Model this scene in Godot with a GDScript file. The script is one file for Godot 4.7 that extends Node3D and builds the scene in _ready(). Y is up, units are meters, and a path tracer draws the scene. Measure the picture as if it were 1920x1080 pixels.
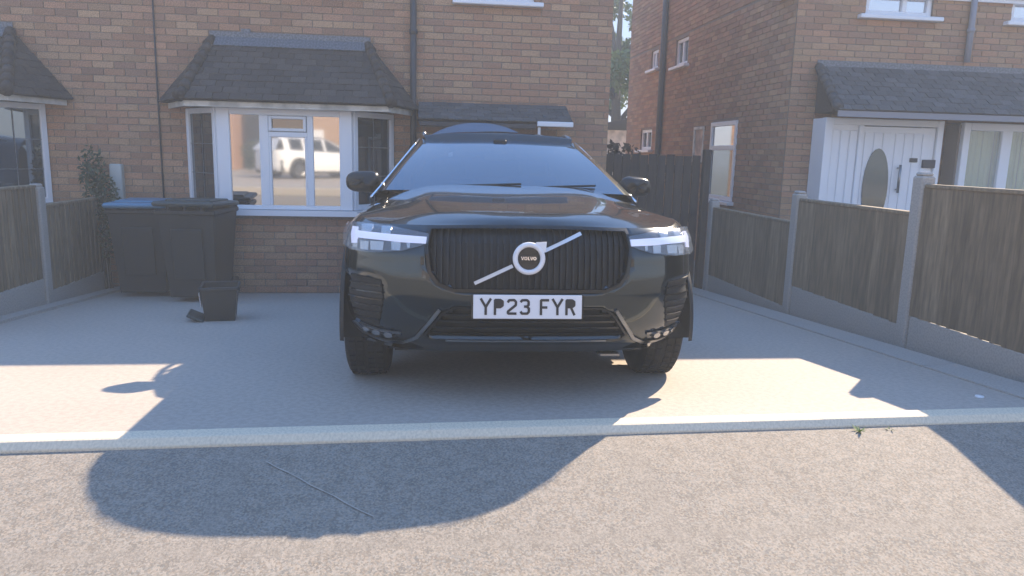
extends Node3D
# A dark car on a sloping driveway in front of brick semi-detached houses, sun behind the roofs. Metres; +x right, +z towards the road.

var rng := RandomNumberGenerator.new()
var M := {}
var used := {}

func lin(r: float, g: float, b: float) -> Color:
	return Color(r, g, b).linear_to_srgb()

# ------------------------------------------------------------------ textures
func noise_image(size: int, freq: float, kind: int, octaves: int, lo: float, hi: float, sd: int, gain := 0.5) -> Image:
	var n := FastNoiseLite.new()
	n.seed = sd
	n.noise_type = kind
	n.frequency = freq
	n.fractal_octaves = octaves
	n.fractal_gain = gain
	if kind == FastNoiseLite.TYPE_CELLULAR:
		n.cellular_return_type = FastNoiseLite.RETURN_CELL_VALUE
		n.fractal_type = FastNoiseLite.FRACTAL_NONE
	var im := n.get_seamless_image(size, size)
	im.convert(Image.FORMAT_RGB8)
	var data := im.get_data()
	for i in range(0, data.size(), 3):
		var v: float = lo + (hi - lo) * data[i] / 255.0
		var b := int(clampf(v, 0, 1) * 255)
		data[i] = b; data[i + 1] = b; data[i + 2] = b
	return Image.create_from_data(size, size, false, Image.FORMAT_RGB8, data)

func tex(im: Image) -> ImageTexture:
	return ImageTexture.create_from_image(im)

# coarse aggregate: stones of a few tones set in a darker binder
func aggregate(size: int, cells: float, sd: int, light: float, dark: float, warm: float, grain: float) -> Image:
	var a := FastNoiseLite.new()
	a.seed = sd; a.noise_type = FastNoiseLite.TYPE_CELLULAR; a.frequency = cells; a.cellular_return_type = FastNoiseLite.RETURN_CELL_VALUE; a.fractal_type = FastNoiseLite.FRACTAL_NONE
	var b := FastNoiseLite.new()
	b.seed = sd + 5; b.noise_type = FastNoiseLite.TYPE_SIMPLEX; b.frequency = 0.012; b.fractal_octaves = 4
	var ia := a.get_seamless_image(size, size)
	var ib := b.get_seamless_image(size, size)
	ia.convert(Image.FORMAT_L8); ib.convert(Image.FORMAT_L8)
	var da := ia.get_data()
	var db := ib.get_data()
	var out := PackedByteArray()
	out.resize(size * size * 3)
	var r := RandomNumberGenerator.new()
	r.seed = sd
	for i in da.size():
		var s: float = da[i] / 255.0
		var big: float = db[i] / 255.0
		var v: float = dark + (light - dark) * s + (big - 0.5) * 0.10 + r.randf_range(-grain, grain)
		var t: float = fmod(s * 37.0, 1.0) - 0.5
		out[i * 3] = int(clampf(v + t * warm, 0, 1) * 255)
		out[i * 3 + 1] = int(clampf(v, 0, 1) * 255)
		out[i * 3 + 2] = int(clampf(v - t * warm, 0, 1) * 255)
	return Image.create_from_data(size, size, false, Image.FORMAT_RGB8, out)

func wood_image(sd: int) -> Image:
	var n := FastNoiseLite.new()
	n.seed = sd; n.frequency = 0.02; n.fractal_octaves = 4
	var r := RandomNumberGenerator.new()
	r.seed = sd
	var im := Image.create(256, 256, false, Image.FORMAT_RGB8)
	for x in 256:
		for y in 256:
			var a: float = TAU * y / 256.0
			var v: float = 0.80 + 0.22 * n.get_noise_3d(x * 3.0, cos(a) * 14.0, sin(a) * 14.0) + 0.07 * n.get_noise_3d(x * 14.0, cos(a) * 22.0, 90 + sin(a) * 22.0) + r.randf_range(-0.02, 0.02)
			im.set_pixel(x, y, Color(v, v * 0.985, v * 0.96))
	return im

func mat(called: String, c: Color, rough: float, metal := 0.0, albedo: Texture2D = null, scale := 1.0, bump: Texture2D = null, depth := 0.4) -> StandardMaterial3D:
	var m := StandardMaterial3D.new()
	m.resource_name = called
	m.albedo_color = c
	m.roughness = rough
	m.metallic = metal
	if albedo:
		m.albedo_texture = albedo
	if albedo or bump:
		m.uv1_triplanar = true
		m.uv1_world_triplanar = true
		m.uv1_scale = Vector3.ONE * scale
	if bump:
		m.normal_enabled = true
		m.normal_texture = bump
		m.normal_scale = depth
	M[called] = m
	return m

func normals_of(im: Image, k: float) -> ImageTexture:
	var c: Image = im.duplicate()
	c.bump_map_to_normal_map(k)
	return tex(c)

func make_materials():
	var grain := noise_image(512, 0.03, FastNoiseLite.TYPE_SIMPLEX, 5, 0.62, 1.12, 3, 0.62)
	var tg := tex(grain)
	var ng := normals_of(grain, 3.0)
	var cloudy := tex(noise_image(512, 0.008, FastNoiseLite.TYPE_SIMPLEX, 4, 0.75, 1.1, 9))
	var soft := tex(noise_image(512, 0.05, FastNoiseLite.TYPE_SIMPLEX, 4, 0.88, 1.06, 12))
	var road := aggregate(1024, 0.24, 21, 1.0, 0.74, 0.06, 0.08)
	var drive := aggregate(1024, 0.30, 33, 0.98, 0.90, 0.02, 0.035)
	mat("road_asphalt", lin(0.33, 0.288, 0.238), 0.92, 0, tex(road), 0.62, normals_of(road, 2.0), 0.45).vertex_color_use_as_albedo = true
	mat("drive_surface", lin(0.47, 0.405, 0.345), 0.92, 0, tex(drive), 1.7).vertex_color_use_as_albedo = true
	mat("far_ground", lin(0.25, 0.24, 0.2), 0.95, 0, cloudy, 0.2)
	mat("kerb_concrete", lin(0.72, 0.61, 0.45), 0.9, 0, soft, 2.3)
	mat("concrete", lin(0.41, 0.375, 0.335), 0.92, 0, soft, 1.8, ng, 0.15)
	mat("mortar", lin(0.34, 0.28, 0.225), 0.95, 0, tg, 3.0, ng, 0.6)
	var tones := [[0.519, 0.291, 0.18], [0.547, 0.322, 0.196], [0.482, 0.274, 0.175], [0.535, 0.332, 0.201], [0.584, 0.367, 0.219], [0.447, 0.264, 0.175], [0.56, 0.31, 0.188], [0.512, 0.319, 0.201]]
	for i in tones.size():
		mat("brick_%d" % i, lin(tones[i][0], tones[i][1], tones[i][2]), 0.9, 0, tg, 4.0, ng, 0.8)
	M["brick_tones"] = tones
	mat("seam_grey", lin(0.40, 0.355, 0.30), 0.9)
	mat("brick_many", Color.WHITE, 0.9, 0, tg, 4.0, ng, 0.8).vertex_color_use_as_albedo = true
	for i in 4:
		var k: float = [0.82, 1.0, 1.2, 0.92][i]
		mat("roof_tile_%d" % i, lin(0.082 * k, 0.064 * k, 0.053 * k), 0.85, 0, tg, 3.0, ng, 0.8)
		mat("slate_tile_%d" % i, lin(0.115 * k, 0.112 * k, 0.11 * k), 0.85, 0, tg, 3.0, ng, 0.8)
	mat("roof_felt", lin(0.07, 0.055, 0.05), 0.9, 0, tg, 2.0)
	mat("lead", lin(0.22, 0.23, 0.25), 0.55, 0.3, tg, 2.0, ng, 0.3)
	mat("upvc", lin(0.80, 0.81, 0.83), 0.35)
	mat("upvc_cream", lin(0.72, 0.69, 0.62), 0.5, 0, cloudy, 0.9)
	mat("black_plastic", lin(0.012, 0.012, 0.013), 0.45)
	mat("pipe_black", lin(0.035, 0.035, 0.04), 0.5)
	mat("pipe_soil", lin(0.09, 0.095, 0.09), 0.5)
	mat("pipe_grey", lin(0.25, 0.25, 0.28), 0.5)
	mat("pane_mirror", lin(0.50, 0.50, 0.50), 0.035, 1.0)
	mat("pane_dim", lin(0.20, 0.23, 0.25), 0.03, 0.9)
	mat("pane_sky", lin(0.60, 0.62, 0.66), 0.03, 1.0)
	var gl := mat("pane_clear", Color(0.75, 0.8, 0.8, 0.22), 0.02)
	gl.transparency = BaseMaterial3D.TRANSPARENCY_ALPHA
	mat("pane_dark", lin(0.10, 0.115, 0.12), 0.05, 0.8)
	mat("dark_glass", lin(0.02, 0.024, 0.028), 0.05)
	mat("fanlight_glass", lin(0.12, 0.17, 0.24), 0.25, 0.2)
	mat("door_red", lin(0.16, 0.035, 0.03), 0.4)
	mat("curtain", lin(0.55, 0.55, 0.26), 0.9)
	mat("curtain_blue", lin(0.30, 0.32, 0.42), 0.9)
	mat("meter_white", lin(0.46, 0.50, 0.48), 0.5)
	mat("render_pale", lin(0.78, 0.62, 0.50), 0.9, 0, cloudy, 0.6)
	for i in 4:
		var wt := tex(wood_image(50 + i))
		var k: float = [1.0, 0.80, 1.18, 0.92][i]
		mat("fence_wood_%d" % i, lin(0.33 * k, 0.25 * k, 0.165 * k), 0.88, 0, wt, 1.7)
		mat("gate_wood_%d" % i, lin(0.062 * k, 0.045 * k, 0.036 * k), 0.85, 0, wt, 1.7)
	mat("bin_body", lin(0.018, 0.022, 0.022), 0.5)
	mat("bin_lid_blue", lin(0.075, 0.20, 0.31), 0.42)
	mat("bin_lid_dark", lin(0.03, 0.045, 0.043), 0.45)
	mat("label_white", lin(0.55, 0.52, 0.5), 0.6)
	# car
	var p := mat("car_paint", lin(0.026, 0.037, 0.043), 0.17, 0.85)
	p.clearcoat_enabled = true; p.clearcoat = 1.0; p.clearcoat_roughness = 0.02
	var p2 := mat("car_paint_white", lin(0.8, 0.8, 0.8), 0.35)
	p2.clearcoat_enabled = true; p2.clearcoat = 1.0; p2.clearcoat_roughness = 0.03
	mat("trim_black", lin(0.008, 0.009, 0.010), 0.22)
	mat("trim_matt", lin(0.009, 0.010, 0.011), 0.6)
	mat("chrome", lin(0.72, 0.73, 0.75), 0.12, 1.0)
	mat("satin", lin(0.26, 0.27, 0.28), 0.3, 0.9)
	mat("bar_silver", lin(0.66, 0.67, 0.69), 0.3, 0.25)
	var ws := mat("windscreen_glass", Color(0.23, 0.31, 0.38, 0.90), 0.01, 0.55)
	ws.transparency = BaseMaterial3D.TRANSPARENCY_ALPHA
	ws.metallic_specular = 1.0
	ws.clearcoat_enabled = true; ws.clearcoat = 1.0; ws.clearcoat_roughness = 0.0
	mat("tyre", lin(0.014, 0.014, 0.014), 0.85, 0, tg, 6.0, ng, 0.4)
	mat("alloy", lin(0.30, 0.30, 0.31), 0.3, 0.9)
	var lc := mat("lens_clear", Color(0.8, 0.85, 0.9, 0.14), 0.03)
	lc.transparency = BaseMaterial3D.TRANSPARENCY_ALPHA
	mat("lamp_base", lin(0.03, 0.034, 0.04), 0.15, 0.3)
	mat("lamp_module", lin(0.42, 0.42, 0.42), 0.2, 0.9)
	var drl := mat("lamp_bar", lin(0.62, 0.64, 0.78), 0.25)
	drl.emission_enabled = true; drl.emission = lin(0.62, 0.64, 0.85); drl.emission_energy_multiplier = 0.16
	mat("plate_white", lin(0.80, 0.78, 0.78), 0.4)
	mat("plate_ink", lin(0.012, 0.012, 0.014), 0.4)
	mat("seat_fabric", lin(0.02, 0.02, 0.022), 0.8)
	# plants
	for q in [["leaf_light", 0.14, 0.20, 0.06], ["leaf_dark", 0.035, 0.055, 0.03], ["leaf_brown", 0.075, 0.055, 0.035], ["leaf_shade", 0.05, 0.085, 0.045]]:
		var lm := mat(q[0], lin(q[1], q[2], q[3]), 0.6)
		lm.backlight_enabled = true
		lm.backlight = Color(0.45, 0.5, 0.2)
		lm.vertex_color_use_as_albedo = true
		lm.cull_mode = BaseMaterial3D.CULL_DISABLED
	mat("bark", lin(0.09, 0.07, 0.05), 0.95, 0, tg, 3.0, ng, 0.9)

# ------------------------------------------------------------------ mesh helpers
func begin(smooth := false) -> SurfaceTool:
	var st := SurfaceTool.new()
	st.begin(Mesh.PRIMITIVE_TRIANGLES)
	st.set_smooth_group(0 if smooth else -1)
	return st

func tri(st: SurfaceTool, a: Vector3, b: Vector3, c: Vector3, out: Vector3):
	var n := (a - c).cross(a - b)
	if n.dot(out) < 0:
		var t := b; b = c; c = t
	st.add_vertex(a); st.add_vertex(b); st.add_vertex(c)

func quad(st: SurfaceTool, a: Vector3, b: Vector3, c: Vector3, d: Vector3, out: Vector3):
	tri(st, a, b, c, out); tri(st, a, c, d, out)

func box(st: SurfaceTool, c: Vector3, s: Vector3, ba := Basis(), bevel := 0.0):
	var h := s * 0.5
	var e: float = minf(bevel, minf(h.x, minf(h.y, h.z)) * 0.8)
	for ax in 3:
		var u := (ax + 1) % 3
		var v := (ax + 2) % 3
		for sg in [-1.0, 1.0]:
			var p := []
			for k in [[-1, -1], [1, -1], [1, 1], [-1, 1]]:
				var q := Vector3.ZERO
				q[ax] = sg * h[ax]; q[u] = k[0] * (h[u] - e); q[v] = k[1] * (h[v] - e)
				p.append(c + ba * q)
			var o := Vector3.ZERO
			o[ax] = sg
			quad(st, p[0], p[1], p[2], p[3], ba * o)
	if e <= 0.0:
		return
	for ax in 3:
		var u := (ax + 1) % 3
		var v := (ax + 2) % 3
		for su in [-1.0, 1.0]:
			for sv in [-1.0, 1.0]:
				var p := []
				for k in [[-1, 0], [1, 0], [1, 1], [-1, 1]]:
					var q := Vector3.ZERO
					q[ax] = k[0] * (h[ax] - e)
					q[u] = su * (h[u] - (e if k[1] == 1 else 0.0))
					q[v] = sv * (h[v] - (0.0 if k[1] == 1 else e))
					p.append(c + ba * q)
				var o := Vector3.ZERO
				o[u] = su; o[v] = sv
				quad(st, p[0], p[1], p[2], p[3], ba * o)
	for sx in [-1.0, 1.0]:
		for sy in [-1.0, 1.0]:
			for sz in [-1.0, 1.0]:
				var o := Vector3(sx, sy, sz)
				tri(st, c + ba * (o * Vector3(h.x, h.y - e, h.z - e)), c + ba * (o * Vector3(h.x - e, h.y, h.z - e)), c + ba * (o * Vector3(h.x - e, h.y - e, h.z)), ba * o)

func tube(st: SurfaceTool, pts: PackedVector3Array, r: float, sides := 10, r_end := -1.0):
	var rings := []
	for i in pts.size():
		var d := (pts[mini(i + 1, pts.size() - 1)] - pts[maxi(i - 1, 0)]).normalized()
		var a := d.cross(Vector3.UP if absf(d.y) < 0.9 else Vector3.RIGHT).normalized()
		var b := d.cross(a)
		var rr: float = r if r_end < 0 else lerpf(r, r_end, float(i) / (pts.size() - 1))
		var ring := []
		for k in sides:
			ring.append(pts[i] + (a * cos(TAU * k / sides) + b * sin(TAU * k / sides)) * rr)
		rings.append(ring)
	for i in pts.size() - 1:
		for k in sides:
			var k2 := (k + 1) % sides
			quad(st, rings[i][k], rings[i][k2], rings[i + 1][k2], rings[i + 1][k], (rings[i][k] + rings[i][k2]) * 0.5 - pts[i])
	for e in [0, pts.size() - 1]:
		var o: Vector3 = (pts[e] - pts[1 if e == 0 else e - 1])
		for k in sides:
			tri(st, pts[e], rings[e][k], rings[e][(k + 1) % sides], o)

# polygon in the local x-y plane of t, pushed out along its z by depth
func prism(st: SurfaceTool, poly: PackedVector2Array, t: Transform3D, depth: float):
	var idx := Geometry2D.triangulate_polygon(poly)
	for k in range(0, idx.size(), 3):
		for z in [0.0, depth]:
			var p := []
			for j in 3:
				var q: Vector2 = poly[idx[k + j]]
				p.append(t * Vector3(q.x, q.y, z))
			tri(st, p[0], p[1], p[2], t.basis.z * (1.0 if (z > 0) == (depth > 0) else -1.0))
	var ccw := not Geometry2D.is_polygon_clockwise(poly)
	for i in poly.size():
		var a: Vector2 = poly[i]
		var b: Vector2 = poly[(i + 1) % poly.size()]
		var n := Vector2(b.y - a.y, a.x - b.x)
		if not ccw:
			n = -n
		# Geometry2D works with y down, so the sense is turned once more
		n = -n if Geometry2D.is_point_in_polygon((a + b) * 0.5 + n.normalized() * 0.0005, poly) else n
		quad(st, t * Vector3(a.x, a.y, 0), t * Vector3(b.x, b.y, 0), t * Vector3(b.x, b.y, depth), t * Vector3(a.x, a.y, depth), t.basis * Vector3(n.x, n.y, 0))

# a lathe about the local x axis: profile of (x, radius)
func lathe_x(st: SurfaceTool, prof: Array, c: Vector3, sides := 32):
	for i in prof.size() - 1:
		for k in sides:
			var a0 := TAU * k / sides
			var a1 := TAU * (k + 1) / sides
			var p: Vector2 = prof[i]
			var q: Vector2 = prof[i + 1]
			var d := q - p
			var am := (a0 + a1) * 0.5
			var o := Vector3(-d.y, d.x * cos(am), d.x * sin(am))
			quad(st, c + Vector3(p.x, p.y * cos(a0), p.y * sin(a0)), c + Vector3(p.x, p.y * cos(a1), p.y * sin(a1)), c + Vector3(q.x, q.y * cos(a1), q.y * sin(a1)), c + Vector3(q.x, q.y * cos(a0), q.y * sin(a0)), o)

func done(st: SurfaceTool) -> ArrayMesh:
	st.generate_normals()
	st.index()
	return st.commit()

func put(called: String, mesh: Mesh, material: Material, parent: Node, at := Vector3.ZERO) -> MeshInstance3D:
	var o := MeshInstance3D.new()
	o.name = called if parent != self else numbered(called)
	o.mesh = mesh
	if material:
		o.material_override = material
	o.position = at
	parent.add_child(o, true)
	return o

func obj(called: String, st: SurfaceTool, material: Material, parent: Node) -> MeshInstance3D:
	return put(called, done(st), material, parent)

func numbered(called: String) -> String:
	var n: int = used.get(called, 0)
	used[called] = n + 1
	return called if n == 0 else "%s_%03d" % [called, n]

func tag(o: Node, label: String, category: String, group := ""):
	o.set_meta("label", label)
	o.set_meta("category", category)
	if group:
		o.set_meta("group", group)

func thing(called: String, label: String, category: String, at := Vector3.ZERO, turn := 0.0, group := "") -> Node3D:
	var o := Node3D.new()
	o.name = numbered(called)
	add_child(o)
	o.position = at
	o.rotation.y = turn
	tag(o, label, category, group)
	return o

func struct(called: String, st: SurfaceTool, material: Material) -> MeshInstance3D:
	var o := obj(called, st, material, self)
	o.set_meta("kind", "structure")
	return o

# the drive falls gently from the kerb to the houses
func road_y(z: float) -> float:
	return -0.022 - 0.118 * clampf(z + 3.05, 0.0, 1.65) + 0.03 * clampf(z - 0.5, 0.0, 4.0)

func ground(z: float) -> float:
	if z > -3.1:
		return 0.0
	if z > -9.0:
		return 0.073 * (z + 3.1)
	return -0.4307

# ------------------------------------------------------------------ walls of brick
# frame: t.origin bottom left, t.basis.x along, y up, z out of the wall. holes: Rect2 in (along, up). pick: Rect2 list in which bricks are single parts.
const BL := 0.215
const BH := 0.065
const JO := 0.010

func free_spans(a: float, b: float, y0: float, y1: float, holes: Array) -> Array:
	var spans := [[a, b]]
	for h in holes:
		var hole: Rect2 = h
		if hole.position.y >= y1 - 0.012 or hole.end.y <= y0 + 0.012:
			continue
		var next := []
		for s in spans:
			if hole.end.x <= s[0] or hole.position.x >= s[1]:
				next.append(s)
				continue
			if hole.position.x > s[0]:
				next.append([s[0], hole.position.x])
			if hole.end.x < s[1]:
				next.append([hole.end.x, s[1]])
		spans = next
	return spans

func brick_wall(parent: Node3D, called: String, t: Transform3D, w: float, h: float, holes: Array, pick: Array, top: Callable, sd: int, thick := 0.2, base: MeshInstance3D = null) -> MeshInstance3D:
	var r := RandomNumberGenerator.new()
	r.seed = sd
	var st := begin()
	var xs := [0.0, w]
	var ys := [0.0, h]
	for hh in holes:
		for v in [hh.position.x, hh.end.x]:
			if v > 0.001 and v < w - 0.001: xs.append(v)
		for v in [hh.position.y, hh.end.y]:
			if v > 0.001 and v < h - 0.001: ys.append(v)
	xs.sort(); ys.sort()
	for i in xs.size() - 1:
		for j in ys.size() - 1:
			var x0: float = xs[i]
			var x1: float = xs[i + 1]
			var y0: float = ys[j]
			var y1: float = ys[j + 1]
			if x1 - x0 < 0.002 or y1 - y0 < 0.002:
				continue
			var mid := Vector2((x0 + x1) / 2, (y0 + y1) / 2)
			var inside := false
			for hh in holes:
				if hh.has_point(mid): inside = true
			if not inside:
				box(st, t * Vector3(mid.x, mid.y, -thick / 2 - 0.008), Vector3(x1 - x0, y1 - y0, thick), t.basis)
	var wall := base if base else obj(called, st, M.mortar, parent)
	var many := begin()
	var shared := begin()
	box(shared, Vector3(0, 0, -0.01), Vector3(BL, BH, 0.02), Basis(), 0.003)
	var one: ArrayMesh = done(shared)
	var tones: Array = M.brick_tones
	var row := 0
	var y := JO / 2
	var n_many := 0
	while y + BH < h + 0.001:
		var wmax: float = w
		var x: float = -(BL + JO) * (0.5 if row % 2 else 0.0)
		while x < wmax:
			var a := maxf(x, 0.0)
			var b := minf(x + BL, wmax)
			x += BL + JO
			if b - a < 0.02 or not top.call(a, b, y + BH):
				continue
			for s in free_spans(a, b, y, y + BH, holes):
				if s[1] - s[0] < 0.02:
					continue
				var c := Vector2((s[0] + s[1]) / 2, y + BH / 2)
				var k := r.randi() % tones.size()
				var full: bool = s[1] - s[0] > BL - 0.001
				var single := false
				if full:
					for p in pick:
						if p.has_point(c): single = true
				var off := r.randf_range(-0.0015, 0.0015)
				if single:
					var o := put("brick", one, M["brick_%d" % k], wall)
					o.transform = Transform3D(t.basis, t * Vector3(c.x, c.y, off))
				else:
					var v := r.randf_range(0.85, 1.15)
					many.set_color(Color(tones[k][0] * v, tones[k][1] * v, tones[k][2] * v))
					n_many += 1
					var q := [Vector3(s[0], y, off), Vector3(s[1], y, off), Vector3(s[1], y + BH, off), Vector3(s[0], y + BH, off)]
					for m in 4: q[m] = t * q[m]
					quad(many, q[0], q[1], q[2], q[3], t.basis.z)
					var dn: Vector3 = t.basis.z * 0.012
					for m in 4:
						var e: Vector3 = (q[m] + q[(m + 1) % 4]) * 0.5 - (q[0] + q[2]) * 0.5
						quad(many, q[m], q[(m + 1) % 4], q[(m + 1) % 4] - dn, q[m] - dn, e)
		row += 1
		y += BH + JO
	if n_many:
		var o := obj("brickwork", many, M.brick_many, wall)
		o.set_meta("kind", "stuff")
	return wall

func always(_a: float, _b: float, _y: float) -> bool:
	return true

func frame(o: Vector3, along: Vector3) -> Transform3D:
	var u := along.normalized()
	return Transform3D(Basis(u, Vector3.UP, u.cross(Vector3.UP)), o)

# bars: list of Rect2 in the frame's (along, up); panes: list of [Rect2, material]
func window_bars(parent: Node3D, t: Transform3D, bars: Array, depth: float, z: float, material: Material, called := "frame"):
	var st := begin()
	for b in bars:
		box(st, t * Vector3(b.get_center().x, b.get_center().y, z - depth / 2), Vector3(b.size.x, b.size.y, depth), t.basis, 0.006)
	return obj(called, st, material, parent)

func pane(parent: Node3D, t: Transform3D, r: Rect2, z: float, material: Material, called := "pane"):
	var st := begin()
	box(st, t * Vector3(r.get_center().x, r.get_center().y, z), Vector3(r.size.x, r.size.y, 0.008), t.basis)
	return obj(called, st, material, parent)

func R(x0: float, y0: float, x1: float, y1: float) -> Rect2:
	return Rect2(x0, y0, x1 - x0, y1 - y0)

func ring_bars(r: Rect2, w: float) -> Array:
	return [R(r.position.x, r.position.y, r.position.x + w, r.end.y), R(r.end.x - w, r.position.y, r.end.x, r.end.y), R(r.position.x + w, r.position.y, r.end.x - w, r.position.y + w), R(r.position.x + w, r.end.y - w, r.end.x - w, r.end.y)]

# tiles laid on a sloping quadrilateral: bottom edge a-b, top edge d-c
func tiles(parent: Node3D, called: String, a: Vector3, b: Vector3, c: Vector3, d: Vector3, gauge: float, tw: float, prefix: String, sd: int):
	var r := RandomNumberGenerator.new()
	r.seed = sd
	var u := (b - a).normalized()
	var n := u.cross((d - a)).normalized()
	if n.y < 0: n = -n
	var up := n.cross(u).normalized()
	if up.dot(d - a) < 0: up = -up
	var height := (d - a).dot(up)
	var rows := int(round(height / gauge))
	var g := height / rows
	var tip := 0.012
	var meshes := {}
	for i in rows:
		var f0 := (i + 0.35) / rows
		var xl: float = lerpf(0.0, (d - a).dot(u), f0)
		var xr: float = lerpf((b - a).dot(u), (c - a).dot(u), f0)
		var x: float = floor(xl / tw) * tw - (tw * 0.5 if i % 2 else 0.0)
		while x < xr:
			var s := maxf(x, xl)
			var e := minf(x + tw - 0.004, xr)
			x += tw
			if e - s < 0.03:
				continue
			var key := int(round((e - s) * 200))
			if not meshes.has(key):
				var st := begin()
				box(st, Vector3.ZERO, Vector3(e - s, g * 1.25, 0.014), Basis(), 0.003)
				meshes[key] = done(st)
			var o := put(called, meshes[key], M["%s_%d" % [prefix, r.randi() % 4]], parent)
			var tilt := Basis(u, up, u.cross(up)).rotated(u, -tip * 4.0)
			if u.cross(up).dot(n) < 0:
				tilt = Basis(-u, up, n).rotated(u, -tip * 4.0)
			o.transform = Transform3D(tilt, a + u * ((s + e) / 2) + up * (g * (i + 0.5)) + n * (0.022 + r.randf_range(-0.002, 0.003)))

func leaves(st: SurfaceTool, c: Vector3, rad: Vector3, count: int, size: float, r: RandomNumberGenerator, clump := 0.0):
	for i in count:
		var d := Vector3(r.randfn(), r.randfn(), r.randfn()).normalized() * pow(r.randf(), 0.4)
		var p := c + d * rad
		var a := Vector3(r.randfn(), r.randfn(), r.randfn()).normalized()
		var b := a.cross(Vector3(r.randfn(), r.randfn(), r.randfn())).normalized()
		var s := size * r.randf_range(0.6, 1.3)
		var v := r.randf_range(0.65, 1.35)
		st.set_color(Color(v, v, v))
		quad(st, p - a * s, p + b * s * 0.45, p + a * s, p - b * s * 0.45, a.cross(b))

# ------------------------------------------------------------------ the car
# car axes: x across, y up, z forwards; the front axle is at z = 0, the ground at y = 0
const WB := 2.865
const NOSE := 0.86
const HW := 0.95
var grille_poly := PackedVector2Array([Vector2(-0.475, 0.868), Vector2(-0.25, 0.874), Vector2(0, 0.876), Vector2(0.25, 0.874), Vector2(0.475, 0.868), Vector2(0.488, 0.78), Vector2(0.475, 0.67), Vector2(0.44, 0.615), Vector2(0.37, 0.585), Vector2(-0.37, 0.585), Vector2(-0.44, 0.615), Vector2(-0.475, 0.67), Vector2(-0.488, 0.78)])
var intake_poly := PackedVector2Array([Vector2(-0.36, 0.485), Vector2(0.36, 0.485), Vector2(0.415, 0.455), Vector2(0.50, 0.345), Vector2(0.48, 0.325), Vector2(-0.48, 0.325), Vector2(-0.50, 0.345), Vector2(-0.415, 0.455)])

func plan(t: float) -> Vector2:
	if t <= 1.0:
		var x := HW * (1.0 - pow(1.0 - t, 2.0))
		var a := minf(x / HW, 1.0)
		return Vector2(x, NOSE - 0.62 * (1.0 - pow(1.0 - pow(a, 3.2), 1.0 / 2.2)))
	if t <= 2.0:
		var s := t - 1.0
		return Vector2(HW + 0.012 * sin(PI * s), lerpf(NOSE - 0.62, -3.35, s))
	var q := 3.0 - t
	var xr := HW * (1.0 - pow(1.0 - q, 2.0))
	return Vector2(xr, -3.35 - 0.48 * pow(maxf(0.0, 1.0 - pow(xr / HW, 3.4)), 1.0 / 2.4))

func plan_normal(t: float) -> Vector2:
	var a := plan(maxf(0.0, t - 0.01))
	var b := plan(minf(3.0, t + 0.01))
	var d := (b - a).normalized()
	return Vector2(-d.y, d.x)

func top_of(t: float) -> float:
	if t <= 1.0:
		return 0.885 + 0.05 * smoothstep(0.55, 1.0, t)
	var z := plan(t).y
	if z > -0.5:
		return lerpf(0.935, 0.992, (0.24 - z) / 0.74)
	return lerpf(0.992, 1.075, clampf((-0.5 - z) / 2.6, 0, 1))

func bottom_of(t: float) -> float:
	return 0.25 if t <= 1.0 else 0.26 + 0.04 * clampf(t - 2.0, 0, 1)

const INSET := [[0.0, 0.06], [0.10, 0.02], [0.24, 0.0], [0.45, 0.004], [0.60, 0.0], [0.76, 0.006], [0.88, 0.022], [0.95, 0.045], [1.0, 0.085]]

func inset(t: float, y: float) -> float:
	var v := clampf((y - bottom_of(t)) / (top_of(t) - bottom_of(t)), 0, 1)
	var r := 0.0
	for i in INSET.size() - 1:
		if v >= INSET[i][0]:
			r = lerpf(INSET[i][1], INSET[i + 1][1], smoothstep(0, 1, (v - INSET[i][0]) / (INSET[i + 1][0] - INSET[i][0])))
	# a hollow along the middle of the bumper and on the doors
	if t < 1.0:
		r += 0.105 * pow(clampf((0.56 - y) / 0.31, 0.0, 1.0), 1.25) * (1.0 - smoothstep(0.78, 1.0, t))
		r += 0.022 * exp(-pow((y - 0.585) / 0.035, 2.0)) * smoothstep(0.45, 0.6, t)
	elif t < 2.0:
		r += 0.02 * exp(-pow((y - 0.42) / 0.07, 2.0)) * smoothstep(1.1, 1.3, t) * (1.0 - smoothstep(1.7, 1.85, t))
	return r

func skin(t: float, y: float, off := 0.0) -> Vector3:
	var p := plan(t) + plan_normal(t) * (off - inset(t, y))
	return Vector3(p.x, y, p.y)

# the point of the front with that x and y as seen from ahead
func front(x: float, y: float, off := 0.0) -> Vector3:
	var lo := 0.0
	var hi := 1.25
	var ax := absf(x)
	for i in 22:
		var m := (lo + hi) * 0.5
		if skin(m, y).x < ax: lo = m
		else: hi = m
	var t := (lo + hi) * 0.5
	var p := skin(t, y)
	var n := plan_normal(t)
	p += Vector3(n.x, 0, n.y) * off
	p.x = p.x * signf(x) if x != 0.0 else 0.0
	return p

func cells_of(poly: PackedVector2Array, step: float) -> Array:
	var lo := poly[0]
	var hi := poly[0]
	for p in poly:
		lo = lo.min(p); hi = hi.max(p)
	var out := []
	var nx := int(ceil((hi.x - lo.x) / step))
	var ny := int(ceil((hi.y - lo.y) / step))
	var d := Vector2((hi.x - lo.x) / nx, (hi.y - lo.y) / ny)
	for i in nx:
		for j in ny:
			var c := lo + Vector2(i, j) * d
			var cell := PackedVector2Array([c, c + Vector2(d.x, 0), c + d, c + Vector2(0, d.y)])
			for q in Geometry2D.intersect_polygons(poly, cell):
				out.append(q)
	return out

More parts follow.
